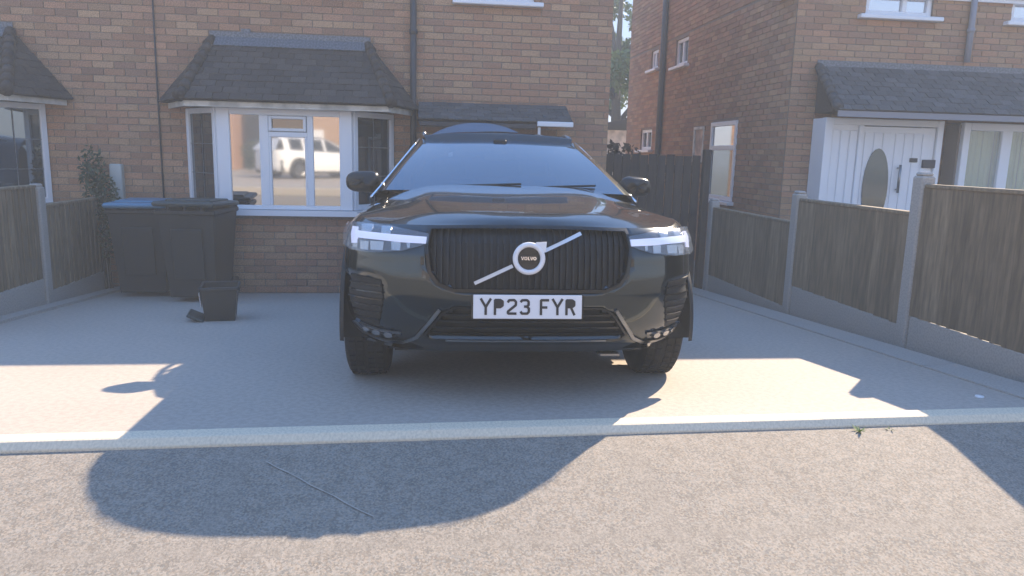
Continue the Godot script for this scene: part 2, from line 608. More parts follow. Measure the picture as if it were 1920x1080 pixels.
# a shell over the front within that outline, with a skirt along its edge
func patch(st: SurfaceTool, poly: PackedVector2Array, off: float, thick: float, step := 0.035):
	for q in cells_of(poly, step):
		var idx := Geometry2D.triangulate_polygon(q)
		for k in range(0, idx.size(), 3):
			tri(st, front(q[idx[k]].x, q[idx[k]].y, off), front(q[idx[k + 1]].x, q[idx[k + 1]].y, off), front(q[idx[k + 2]].x, q[idx[k + 2]].y, off), Vector3(q[idx[k]].x * 0.5, 0, 1))
	skirt(st, poly, off, thick, step, 1.0)

func skirt(st: SurfaceTool, poly: PackedVector2Array, off: float, thick: float, step: float, way: float):
	var cen := Vector2.ZERO
	for p in poly: cen += p / poly.size()
	for i in poly.size():
		var a := poly[i]
		var b := poly[(i + 1) % poly.size()]
		var n := maxi(1, int(ceil(a.distance_to(b) / step)))
		for k in n:
			var p := a.lerp(b, float(k) / n)
			var q := a.lerp(b, float(k + 1) / n)
			var o := ((p + q) * 0.5 - cen) * way
			quad(st, front(p.x, p.y, off), front(q.x, q.y, off), front(q.x, q.y, off - thick), front(p.x, p.y, off - thick), Vector3(o.x, o.y, 0))

func ring_patch(st: SurfaceTool, poly: PackedVector2Array, wide: float, off: float, thick: float):
	var outer: PackedVector2Array = Geometry2D.offset_polygon(poly, wide, Geometry2D.JOIN_MITER)[0]
	for c in cells_of(outer, 0.04):
		for q in Geometry2D.clip_polygons(c, poly):
			var idx := Geometry2D.triangulate_polygon(q)
			for k in range(0, idx.size(), 3):
				tri(st, front(q[idx[k]].x, q[idx[k]].y, off), front(q[idx[k + 1]].x, q[idx[k + 1]].y, off), front(q[idx[k + 2]].x, q[idx[k + 2]].y, off), Vector3(0, 0, 1))
	skirt(st, outer, off, thick, 0.04, 1.0)
	skirt(st, poly, off, thick, 0.04, -1.0)

func flip(poly: PackedVector2Array) -> PackedVector2Array:
	var out := PackedVector2Array()
	for i in range(poly.size() - 1, -1, -1):
		out.append(Vector2(-poly[i].x, poly[i].y))
	return out

func stroke(pts: Array, w: float) -> PackedVector2Array:
	return Geometry2D.offset_polyline(PackedVector2Array(pts), w / 2, Geometry2D.JOIN_ROUND, Geometry2D.END_BUTT)[0]

func hood_y(z: float) -> float:
	var k := [[0.80, 0.890], [0.72, 0.925], [0.6, 0.957], [0.35, 1.0], [0.0, 1.055], [-0.25, 1.092], [-0.50, 1.122], [-0.7, 1.13]]
	if z >= k[0][0]: return k[0][1]
	for i in k.size() - 1:
		if z >= k[i + 1][0]:
			return lerpf(k[i + 1][1], k[i][1], (z - k[i + 1][0]) / (k[i][0] - k[i + 1][0]))
	return 1.13

func make_body(paint: Material) -> SurfaceTool:
	var st := begin(true)
	var ts := []
	for i in 49: ts.append(i / 48.0)
	for i in range(1, 91): ts.append(1.0 + i / 90.0)
	for i in range(1, 17): ts.append(2.0 + i / 16.0)
	var rows := 34
	for sx in [1.0, -1.0]:
		var pts := []
		for t in ts:
			var col := []
			for j in rows + 1:
				var y := lerpf(bottom_of(t), top_of(t), float(j) / rows)
				var p := skin(t, y)
				if t < 1.0:
					var v := Vector2(p.x, y)
					if Geometry2D.is_point_in_polygon(v, grille_poly) or Geometry2D.is_point_in_polygon(v, intake_poly):
						p.z -= 0.06
				# wheel arches are open
				p.x *= sx
				col.append(p)
			pts.append(col)
		for i in ts.size() - 1:
			for j in rows:
				var m: Vector3 = (pts[i][j] + pts[i + 1][j + 1]) * 0.5
				var open := false
				for az in [0.0, -WB]:
					if ts[i] >= 0.97 and Vector2(m.z - az, m.y - 0.36).length() < 0.41: open = true
				if open: continue
				var n := plan_normal((ts[i] + ts[i + 1]) * 0.5)
				quad(st, pts[i][j], pts[i + 1][j], pts[i + 1][j + 1], pts[i][j + 1], Vector3(n.x * sx, 0.1, n.y))
		# the inner ledge under the side windows
		for i in range(48, ts.size() - 1):
			var a: Vector3 = pts[i][rows]
			var b: Vector3 = pts[i + 1][rows]
			if a.z < -0.45:
				quad(st, a, b, Vector3(b.x - 0.07 * sx, b.y + 0.012, b.z), Vector3(a.x - 0.07 * sx, a.y + 0.012, a.z), Vector3(0, 1, 0))
	return st

func make_hood() -> SurfaceTool:
	var st := begin(true)
	var edge := []
	for i in 15: edge.append(i / 14.0)
	var t_end := 1.0 + (0.24 + 0.55) / (0.24 + 3.35)
	for i in range(1, 13): edge.append(lerpf(1.0, t_end, i / 12.0))
	var n := 22
	for sx in [1.0, -1.0]:
		var rows := []
		for k in edge.size():
			var t: float = edge[k]
			var e := skin(t, top_of(t))
			var zc := lerpf(e.z if k == 0 else 0.775, -0.55, pow(float(k) / (edge.size() - 1), 1.05))
			var row := []
			for j in n + 1:
				var q := 1.0 - pow(1.0 - float(j) / n, 1.5)
				var x := e.x * q
				var z := lerpf(zc, e.z, pow(q, 1.8))
				var crown := hood_y(z) - 0.012 * pow(absf(x), 2.0)
				var y := lerpf(e.y, maxf(crown, e.y), 1.0 - pow(q, 5.0))
				# a raised middle with a crease running back to each pillar
				y -= 0.016 * smoothstep(0.50, 0.66, absf(x)) * (1.0 - pow(q, 6.0)) * smoothstep(0.75, 0.4, z)
				if k == 0: y = e.y
				row.append(Vector3(x * sx, y, z))
			rows.append(row)
		for k in rows.size() - 1:
			for j in n:
				quad(st, rows[k][j], rows[k][j + 1], rows[k + 1][j + 1], rows[k + 1][j], Vector3(0, 1, 0.2))
	return st

func wind(u: float, w: float, off := 0.0) -> Vector3:
	return Vector3(u * lerpf(0.79, 0.545, w), lerpf(1.085, 1.475, w) - 0.006 * u * u + 0.015 * sin(PI * w) + off, lerpf(-0.47, -1.22, w) - 0.08 * u * u)

func roof_pt(u: float, z: float) -> Vector3:
	var k := (z + 1.22) / -2.2
	var y := 1.526 + 0.115 * sin(PI * clampf(k * 0.8, 0, 1))
	return Vector3(u * lerpf(0.565, 0.53, k), y - 0.018 * pow(absf(u), 4.0) - 0.11 * u * u * clampf(k * 2.4, 0, 1), z - (0.08 * u * u * (1.0 - k)))

func grid_surface(st: SurfaceTool, nu: int, nv: int, f: Callable, out: Vector3):
	for i in nu:
		for j in nv:
			quad(st, f.call(float(i) / nu, float(j) / nv), f.call(float(i + 1) / nu, float(j) / nv), f.call(float(i + 1) / nu, float(j + 1) / nv), f.call(float(i) / nu, float(j + 1) / nv), out)

func make_wheel(car: Node3D, x: float, z: float):
	var s := signf(x)
	var st := begin(true)
	var prof := []
	for p in [[-0.10, 0.235], [-0.115, 0.27], [-0.117, 0.32], [-0.105, 0.35], [-0.07, 0.363], [0.07, 0.363], [0.105, 0.35], [0.117, 0.32], [0.115, 0.27], [0.10, 0.235]]:
		prof.append(Vector2(p[0], p[1]))
	lathe_x(st, prof, Vector3.ZERO, 40)
	var tread := begin()
	for k in 48:
		for r in [-0.075, -0.028, 0.028, 0.075]:
			var a := TAU * (k + (0.5 if r > 0 else 0.0)) / 48
			box(tread, Vector3(r, cos(a) * 0.364, sin(a) * 0.364), Vector3(0.034, 0.010, 0.036), Basis(Vector3.RIGHT, a), 0.002)
	var w := Node3D.new()
	w.name = "wheel"
	car.add_child(w, true)
	w.position = Vector3(x, 0.362, z)
	obj("tyre", st, M.tyre, w)
	obj("tread", tread, M.tyre, w)
	var rim := begin()
	lathe_x(rim, [Vector2(s * 0.095, 0.24), Vector2(s * 0.085, 0.215), Vector2(s * -0.02, 0.205)], Vector3.ZERO, 32)
	lathe_x(rim, [Vector2(s * 0.07, 0.0), Vector2(s * 0.07, 0.05), Vector2(s * 0.03, 0.06)], Vector3.ZERO, 20)
	for k in 5:
		for d in [-0.13, 0.13]:
			var a: float = TAU * k / 5 + d
			box(rim, Vector3(s * 0.062, cos(a) * 0.13, sin(a) * 0.13), Vector3(0.022, 0.19, 0.034), Basis(Vector3.RIGHT, a), 0.004)
	obj("rim", rim, M.alloy, w)
	var disc := begin()
	lathe_x(disc, [Vector2(s * 0.0, 0.0), Vector2(s * 0.0, 0.19)], Vector3.ZERO, 24)
	obj("brake_disc", disc, M.satin, w)

func letters(parent: Node3D, text: String, x0: float, y0: float, z: float, h: float):
	# strokes in a box 0.63 high-units wide and 1 high
	var g := {
		"Y": [[[0, 1], [0.31, 0.48], [0.31, 0]], [[0.62, 1], [0.31, 0.48]]],
		"P": [[[0.08, 0], [0.08, 0.91], [0.40, 0.91], [0.54, 0.82], [0.54, 0.58], [0.40, 0.48], [0.08, 0.48]]],
		"2": [[[0.06, 0.76], [0.14, 0.90], [0.46, 0.91], [0.56, 0.80], [0.55, 0.60], [0.08, 0.22], [0.08, 0.09], [0.60, 0.09]]],
		"3": [[[0.05, 0.78], [0.14, 0.90], [0.44, 0.91], [0.54, 0.82], [0.54, 0.62], [0.44, 0.52], [0.26, 0.52]], [[0.44, 0.52], [0.56, 0.40], [0.56, 0.20], [0.46, 0.09], [0.14, 0.09], [0.05, 0.22]]],
		"F": [[[0.09, 0], [0.09, 0.91], [0.58, 0.91]], [[0.09, 0.47], [0.48, 0.47]]],
		"R": [[[0.08, 0], [0.08, 0.91], [0.42, 0.91], [0.55, 0.82], [0.55, 0.60], [0.42, 0.50], [0.08, 0.50]], [[0.34, 0.50], [0.58, 0]]],
	}
	var x := x0
	for ch in text:
		if ch == " ":
			x += h * 0.42
			continue
		var polys: Array = []
		for s in g[ch]:
			var pts := []
			for p in s: pts.append(Vector2(x + p[0] * h, y0 + p[1] * h))
			polys.append(stroke(pts, h * 0.15))
		if polys.size() == 2:
			polys = Geometry2D.merge_polygons(polys[0], polys[1])
		var st := begin()
		for p in polys:
			prism(st, p, Transform3D(Basis(), Vector3(0, 0, z)), 0.002)
		obj("letter", st, M.plate_ink, parent)
		x += h * 0.79

func make_car(called: String, label: String, category: String, paint: Material, plated: bool, group := "") -> Node3D:
	var car := thing(called, label, category, Vector3.ZERO, 0.0, group)
	var body := obj("body", make_body(paint), paint, car)
	obj("bonnet", make_hood(), paint, car)
	# underside and wheel housings
	var st := begin()
	box(st, Vector3(0, 0.27, -1.66), Vector3(1.34, 0.12, 4.2))
	box(st, Vector3(0, 0.60, -1.55), Vector3(1.30, 0.55, 3.9))
	quad(st, Vector3(-0.70, 0.262, 0.66), Vector3(0.70, 0.262, 0.66), Vector3(0.66, 0.215, 0.36), Vector3(-0.66, 0.215, 0.36), Vector3(0, -1, 0))
	box(st, Vector3(0, 0.44, 0.40), Vector3(1.25, 0.28, 0.42))
	for s in [-1.0, 1.0]:
		box(st, Vector3(s * 0.80, 0.33, -1.43), Vector3(0.24, 0.14, 1.9))
		box(st, Vector3(s * 0.78, 0.50, -3.48), Vector3(0.26, 0.4, 0.30))
	obj("underbody", st, M.trim_matt, car)
	for az in [0.0, -WB]:
		for s in [-1.0, 1.0]:
			st = begin(true)
			for k in 24:
				var a0 := PI * (k - 1.5) / 21.0
				var a1 := PI * (k - 0.5) / 21.0
				for seg in [[0.400, 0.962, 0.445, 0.958], [0.400, 0.962, 0.400, 0.70], [0.445, 0.958, 0.452, 0.935]]:
					var f := func(a: float, r: float, x: float) -> Vector3: return Vector3(s * x, 0.36 + sin(a) * r, az + cos(a) * r)
					quad(st, f.call(a0, seg[0], seg[1]), f.call(a1, seg[0], seg[1]), f.call(a1, seg[2], seg[3]), f.call(a0, seg[2], seg[3]), Vector3(s, 0, 0) if seg[1] > 0.9 and seg[3] > 0.9 else Vector3(0, -sin(a0), -cos(a0)))
			obj("arch_trim", st, M.trim_matt, car)
	# glass and roof
	st = begin(true)
	grid_surface(st, 20, 12, func(a, b): return wind(a * 2 - 1, b), Vector3(0, 1, 0.4))
	obj("windscreen", st, M.windscreen_glass, car)
	st = begin(true)
	grid_surface(st, 20, 2, func(a, b): return wind(a * 2 - 1, 1.0).lerp(roof_pt(a * 2 - 1, -1.24), b), Vector3(0, 1, 1))
	grid_surface(st, 20, 16, func(a, b): return roof_pt(a * 2 - 1, lerpf(-1.24, -3.42, b)), Vector3(0, 1, 0))
	for s in [-1.0, 1.0]:
		# front pillars, then the frame above and behind the side windows
		for i in 12:
			var w0 := i / 12.0
			var w1 := (i + 1) / 12.0
			var a: Vector3 = wind(s, w0)
			var b: Vector3 = wind(s, w1)
			var c := Vector3(s * lerpf(0.885, 0.60, w0), lerpf(1.02, 1.475, w0), lerpf(-0.62, -1.44, w0))
			var d := Vector3(s * lerpf(0.885, 0.60, w1), lerpf(1.02, 1.475, w1), lerpf(-0.62, -1.44, w1))
			var a2 := a.lerp(c, 0.5) + Vector3(s * 0.012, 0.018, 0.012)
			var b2 := b.lerp(d, 0.5) + Vector3(s * 0.012, 0.018, 0.012)
			quad(st, a, b, b2, a2, Vector3(s * 0.5, 0.6, 0.8))
			quad(st, a2, b2, d, c, Vector3(s, 0.4, 0.3))
		for i in 16:
			var z0 := lerpf(-1.44, -3.42, i / 16.0)
			var z1 := lerpf(-1.44, -3.42, (i + 1) / 16.0)
			var p0 := roof_pt(s, z0 + 0.08 * (1.0 - (z0 + 1.22) / -2.2))
			var p1 := roof_pt(s, z1 + 0.08 * (1.0 - (z1 + 1.22) / -2.2))
			quad(st, p0, p1, Vector3(s * 0.605, minf(p1.y - 0.03, 1.50), z1), Vector3(s * 0.605, minf(p0.y - 0.03, 1.50), z0), Vector3(s, 0.7, 0))
		for pz in [[-1.62, -1.72], [-2.52, -2.64], [-3.2, -3.46]]:
			quad(st, Vector3(s * 0.882, 1.04, pz[0]), Vector3(s * 0.882, 1.05, pz[1]), Vector3(s * 0.609, 1.50, pz[1] + 0.05), Vector3(s * 0.609, 1.50, pz[0] + 0.05), Vector3(s, 0.4, 0))
	# tailgate round the rear window
	quad(st, Vector3(-0.8, 1.07, -3.80), Vector3(0.8, 1.07, -3.80), Vector3(0.56, 1.50, -3.45), Vector3(-0.56, 1.50, -3.45), Vector3(0, 0.4, -1))
	obj("roof", st, paint, car)
	st = begin(true)
	grid_surface(st, 16, 16, func(a, b): return roof_pt((a * 2 - 1) * 0.80, lerpf(-1.36, -3.0, b)) + Vector3(0, 0.006, 0), Vector3(0, 1, 0))
	obj("glass_roof", st, M.windscreen_glass, car)
	for s in [-1.0, 1.0]:
		st = begin()
		quad(st, Vector3(s * 0.868, 1.03, -0.62), Vector3(s * 0.868, 1.06, -3.3), Vector3(s * 0.598, 1.50, -3.3), Vector3(s * 0.598, 1.48, -1.44), Vector3(s, 0.4, 0))
		obj("side_window", st, M.dark_glass, car)
		st = begin(true)
		tube(st, PackedVector3Array([Vector3(s * 0.565, 1.525, -1.45), Vector3(s * 0.572, 1.57, -1.75), Vector3(s * 0.565, 1.59, -2.9), Vector3(s * 0.55, 1.54, -3.25)]), 0.014, 8)
		obj("roof_rail", st, M.satin, car)
		# bright strip along the outer edge of the front pillar
		st = begin(true)
		var pts := PackedVector3Array()
		for i in 9:
			var w := i / 8.0
			pts.append(Vector3(s * lerpf(0.888, 0.604, w), lerpf(1.03, 1.487, w), lerpf(-0.60, -1.42, w)))
		tube(st, pts, 0.010, 8)
		obj("pillar_trim", st, M.chrome, car)
		# door mirror: housing, glass, arm
		var mm := Node3D.new()
		mm.name = "door_mirror"
		car.add_child(mm, true)
		mm.position = Vector3(s * (0.945 if s > 0 else 0.968), 1.14, -0.86)
		st = begin(true)
		var shell := func(a: float, b: float) -> Vector3:
			var th := TAU * a
			var ph := PI * (b - 0.5)
			var cx: float = signf(cos(th)) * pow(absf(cos(th)), 0.6)
			var sy: float = signf(sin(th)) * pow(absf(sin(th)), 0.7)
			return Vector3(0.118 * cx * pow(cos(ph), 0.5), 0.074 * sy * pow(cos(ph), 0.5) * (1.0 + 0.12 * cx * -s), 0.075 * sin(ph) + 0.02 * cx * -s)
		for i in 28:
			for j in 14:
				var p0: Vector3 = shell.call(i / 28.0, j / 14.0)
				var p1: Vector3 = shell.call((i + 1) / 28.0, j / 14.0)
				var p2: Vector3 = shell.call((i + 1) / 28.0, (j + 1) / 14.0)
				var p3: Vector3 = shell.call(i / 28.0, (j + 1) / 14.0)
				quad(st, p0, p1, p2, p3, (p0 + p2) * 0.5)
		obj("mirror_housing", st, M.trim_black if plated else paint, mm)
		st = begin()
		box(st, Vector3(-s * 0.12, -0.055, -0.01), Vector3(0.12, 0.035, 0.07), Basis(Vector3.BACK, s * 0.3), 0.01)
		obj("mirror_arm", st, M.trim_black, mm)
		st = begin()
		box(st, Vector3(0, 0, -0.072), Vector3(0.18, 0.105, 0.006))
		obj("mirror_glass", st, M.pane_dim, mm)
	# wipers
	st = begin()
	tube(st, PackedVector3Array([wind(-0.55, 0.03, 0.012), wind(0.12, 0.075, 0.016)]), 0.008, 6)
	tube(st, PackedVector3Array([wind(0.15, 0.03, 0.012), wind(0.78, 0.085, 0.016)]), 0.008, 6)
	obj("wiper", st, M.trim_matt, car)
	st = begin()
	box(st, Vector3(0, 1.36, -1.22), Vector3(0.24, 0.065, 0.03), Basis(), 0.01)
	box(st, Vector3(0, 1.43, -1.20), Vector3(0.10, 0.10, 0.05), Basis(), 0.01)
	obj("inside_mirror", st, M.trim_matt, car)
	# cabin
	st = begin()
	box(st, Vector3(0, 0.95, -0.95), Vector3(1.45, 0.18, 0.5), Basis(), 0.05)
	obj("dashboard", st, M.seat_fabric, car)
	for s in [-0.36, 0.36]:
		st = begin()
		box(st, Vector3(s, 0.62, -1.75), Vector3(0.5, 0.16, 0.5), Basis(), 0.05)
		box(st, Vector3(s, 0.95, -2.02), Vector3(0.48, 0.62, 0.14), Basis(Vector3.RIGHT, -0.25), 0.05)
		box(st, Vector3(s, 1.32, -2.12), Vector3(0.26, 0.17, 0.09), Basis(Vector3.RIGHT, -0.2), 0.03)
		obj("seat", st, M.seat_fabric, car)
	st = begin(true)
	var wheel_pts := PackedVector3Array()
	for i in 25:
		var a := TAU * i / 24
		wheel_pts.append(Vector3(-0.36 + cos(a) * 0.18, 1.0 + sin(a) * 0.165, -1.32 - sin(a) * 0.07))
	tube(st, wheel_pts, 0.015, 8)
	obj("steering_wheel", st, M.trim_matt, car)
	# grille: backing, upright bars, surround
	st = begin(true)
	patch(st, grille_poly, -0.045, 0.0)
	var gr := obj("grille", st, M.trim_matt, car)
	st = begin()
	var x := -0.462
	while x < 0.47:
		var bar := PackedVector2Array([Vector2(x - 0.0055, 0.5), Vector2(x + 0.0055, 0.5), Vector2(x + 0.0055, 0.95), Vector2(x - 0.0055, 0.95)])
		for q in Geometry2D.intersect_polygons(bar, grille_poly):
			patch(st, q, -0.026, 0.018, 0.08)
		x += 0.0308
	obj("grille_bars", st, M.trim_matt, gr)
	st = begin()
	ring_patch(st, grille_poly, 0.016, 0.006, 0.05)
	obj("grille_surround", st, M.trim_black, gr)
	# lower intake with its mesh and a lip line
	st = begin(true)
	patch(st, intake_poly, -0.045, 0.0)
	var ik := obj("lower_intake", st, M.trim_matt, car)
	st = begin()
	for yy in [0.352, 0.385, 0.418, 0.451]:
		var bar := PackedVector2Array([Vector2(-0.6, yy - 0.005), Vector2(0.6, yy - 0.005), Vector2(0.6, yy + 0.005), Vector2(-0.6, yy + 0.005)])
		for q in Geometry2D.intersect_polygons(bar, intake_poly):
			patch(st, q, -0.02, 0.02, 0.06)
	obj("intake_slats", st, M.trim_black, ik)
	st = begin()
	ring_patch(st, intake_poly, 0.010, 0.003, 0.05)
	obj("intake_surround", st, M.trim_black, ik)
	st = begin()
	patch(st, stroke([Vector2(-0.40, 0.318), Vector2(0.40, 0.318)], 0.008), 0.012, 0.012)
	obj("lip_line", st, M.satin, car)
	for s in [-1.0, 1.0]:
		var way := func(pl: PackedVector2Array) -> PackedVector2Array: return pl if s > 0 else flip(pl)
		# side opening with slats
		var vent := PackedVector2Array([Vector2(0.735, 0.375), Vector2(0.868, 0.39), Vector2(0.895, 0.50), Vector2(0.885, 0.63), Vector2(0.72, 0.615), Vector2(0.705, 0.53)])
		st = begin(true)
		patch(st, way.call(vent), 0.004, 0.004)
		var sv := obj("side_vent", st, M.trim_matt, car)
		st = begin()
		for yy in [0.41, 0.445, 0.48, 0.515, 0.55, 0.585]:
			var bar := PackedVector2Array([Vector2(0.6, yy - 0.004), Vector2(0.93, yy - 0.004), Vector2(0.93, yy + 0.004), Vector2(0.6, yy + 0.004)])
			for q in Geometry2D.intersect_polygons(bar, vent):
				patch(st, way.call(q), 0.012, 0.008, 0.06)
		obj("vent_slats", st, M.trim_black, sv)
		# trim that rises from the lip to the intake
		st = begin()
		patch(st, way.call(stroke([Vector2(0.432, 0.478), Vector2(0.47, 0.425), Vector2(0.545, 0.325), Vector2(0.61, 0.292), Vector2(0.70, 0.290), Vector2(0.82, 0.308), Vector2(0.885, 0.36)], 0.017)), 0.014, 0.014, 0.03)
		obj("bumper_trim", st, M.satin, car)
		st = begin()
		patch(st, way.call(stroke([Vector2(0.62, 0.345), Vector2(0.72, 0.348), Vector2(0.84, 0.366)], 0.012)), 0.012, 0.012, 0.03)
		obj("bumper_blade", st, M.satin, car)
		# front fog lamp of three small lights
		st = begin(true)
		for c in [[0.675, 0.330], [0.735, 0.334], [0.792, 0.342]]:
			var dot := PackedVector2Array()
			for k in 12: dot.append(Vector2(c[0] + cos(TAU * k / 12) * 0.021, c[1] + sin(TAU * k / 12) * 0.015))
			patch(st, way.call(dot), 0.026, 0.02, 0.03)
		obj("fog_lamp", st, M.lamp_module, car)
		# headlamp
		var lamp := PackedVector2Array([Vector2(0.480, 0.845), Vector2(0.485, 0.800), Vector2(0.53, 0.783), Vector2(0.60, 0.762), Vector2(0.74, 0.748), Vector2(0.855, 0.752), Vector2(0.912, 0.775), Vector2(0.918, 0.845), Vector2(0.905, 0.887), Vector2(0.86, 0.893), Vector2(0.66, 0.878)])
		st = begin(true)
		patch(st, way.call(lamp), 0.004, 0.006, 0.03)
		var hl := obj("headlight", st, M.lamp_base, car)
		for c in [[0.64, 0.783, 0.05], [0.735, 0.78, 0.075], [0.80, 0.778, 0.05], [0.85, 0.785, 0.03], [0.58, 0.797, 0.018], [0.69, 0.857, 0.055], [0.79, 0.864, 0.065]]:
			st = begin(true)
			var hh: float = 0.018 if c[1] > 0.84 else 0.021
			patch(st, way.call(PackedVector2Array([Vector2(c[0] - c[2] * 0.42, c[1] - hh), Vector2(c[0] + c[2] * 0.42, c[1] - hh), Vector2(c[0] + c[2] * 0.46, c[1] + hh), Vector2(c[0] - c[2] * 0.46, c[1] + hh)])), 0.010, 0.006, 0.03)
			obj("lamp_module", st, M.lamp_module, hl)
		st = begin(true)
		patch(st, way.call(PackedVector2Array([Vector2(0.494, 0.829), Vector2(0.498, 0.797), Vector2(0.60, 0.800), Vector2(0.70, 0.807), Vector2(0.84, 0.814), Vector2(0.84, 0.787), Vector2(0.87, 0.784), Vector2(0.876, 0.826), Vector2(0.872, 0.868), Vector2(0.842, 0.866), Vector2(0.838, 0.848), Vector2(0.70, 0.840)])), 0.013, 0.008, 0.03)
		obj("daytime_running_light", st, M.lamp_bar, hl)
		st = begin(true)
		patch(st, way.call(lamp), 0.024, 0.0, 0.03)
		obj("lens", st, M.lens_clear, hl)
	for z in [0.0, -WB]:
		make_wheel(car, -0.835, z)
		make_wheel(car, 0.835, z)
	st = begin()
	box(st, Vector3(0.47, 0.205, 0.50), Vector3(0.11, 0.022, 0.10), Basis(), 0.006)
	obj("skid_tip", st, M.satin, car)
	if plated:
		# ring emblem with its arrow, the slanted bar behind it
		var eb := Node3D.new()
		eb.name = "emblem"
		car.add_child(eb, true)
		eb.position = Vector3(-0.010, 0.735, NOSE + 0.0)
		var dirb := Vector2(0.509, 0.241).normalized()
		for e in [[-0.285, -0.085], [0.085, 0.285]]:
			st = begin()
			var c0 := Vector2(eb.position.x, eb.position.y)
			patch(st, stroke([c0 + dirb * e[0], c0 + dirb * e[1]], 0.016), 0.012, 0.012, 0.05)
			obj("slanted_bar", st, M.bar_silver, eb).position = -eb.position
		
		st = begin(true)
		var ringp := []
		for k in 9:
			var a := TAU * k / 8
			ringp.append(Vector2(0.066 + cos(a) * 0.0125, 0.012 + sin(a) * 0.010))
		for i in ringp.size() - 1:
			for k in 48:
				var a0 := TAU * k / 48
				var a1 := TAU * (k + 1) / 48
				var p: Vector2 = ringp[i]
				var q: Vector2 = ringp[i + 1]
				var o := Vector3(cos(a0) * ((p.x + q.x) / 2 - 0.066), sin(a0) * ((p.x + q.x) / 2 - 0.066), (p.y + q.y) / 2 - 0.012)
				quad(st, Vector3(cos(a0) * p.x, sin(a0) * p.x, p.y), Vector3(cos(a1) * p.x, sin(a1) * p.x, p.y), Vector3(cos(a1) * q.x, sin(a1) * q.x, q.y), Vector3(cos(a0) * q.x, sin(a0) * q.x, q.y), o)
		obj("ring", st, M.plate_white, eb)
		st = begin()
		var nrm := Vector2(0.62, 0.60).normalized()
		var sd := Vector2(-nrm.y, nrm.x)
		prism(st, PackedVector2Array([nrm * 0.072 - sd * 0.030, nrm * 0.112 + Vector2(0.0, -0.044), nrm * 0.116, nrm * 0.112 + Vector2(-0.046, 0.0), nrm * 0.072 + sd * 0.030]), Transform3D(Basis(), Vector3(0, 0, 0.004)), 0.012)
		obj("arrow", st, M.plate_white, eb)
		st = begin()
		var disc := PackedVector2Array()
		for k in 32: disc.append(Vector2(cos(TAU * k / 32), sin(TAU * k / 32)) * 0.056)
		prism(st, disc, Transform3D(Basis(), Vector3(0, 0, -0.01)), 0.012)
		obj("disc", st, M.trim_black, eb)
		st = begin()
		box(st, Vector3(0, 0, 0.004), Vector3(0.112, 0.026, 0.005), Basis(), 0.001)
		obj("band", st, M.trim_matt, eb)
		var tm := TextMesh.new()
		var sf := SystemFont.new()
		sf.font_names = PackedStringArray(["Droid Sans"])
		sf.font_weight = 700
		tm.font = sf
		tm.text = "VOLVO"
		tm.font_size = 32
		tm.pixel_size = 0.00072
		tm.depth = 0.002
		put("lettering", tm, M.chrome, eb, Vector3(0, 0, 0.008))
		var pl := Node3D.new()
		pl.name = "number_plate"
		car.add_child(pl, true)
		pl.position = Vector3(-0.011, 0.503, NOSE + 0.012)
		pl.rotation.x = -0.03
		st = begin()
		box(st, Vector3.ZERO, Vector3(0.524, 0.115, 0.006), Basis(), 0.002)
		obj("plate", st, M.plate_white, pl)
		letters(pl, "YP23 FYR", -0.227, -0.039, 0.0032, 0.079)
		st = begin()
		box(st, Vector3(0, 0.0, -0.04), Vector3(0.545, 0.12, 0.07), Basis(), 0.005)
		obj("plate_holder", st, M.trim_black, pl)
	return car

const EAVE := 3.32

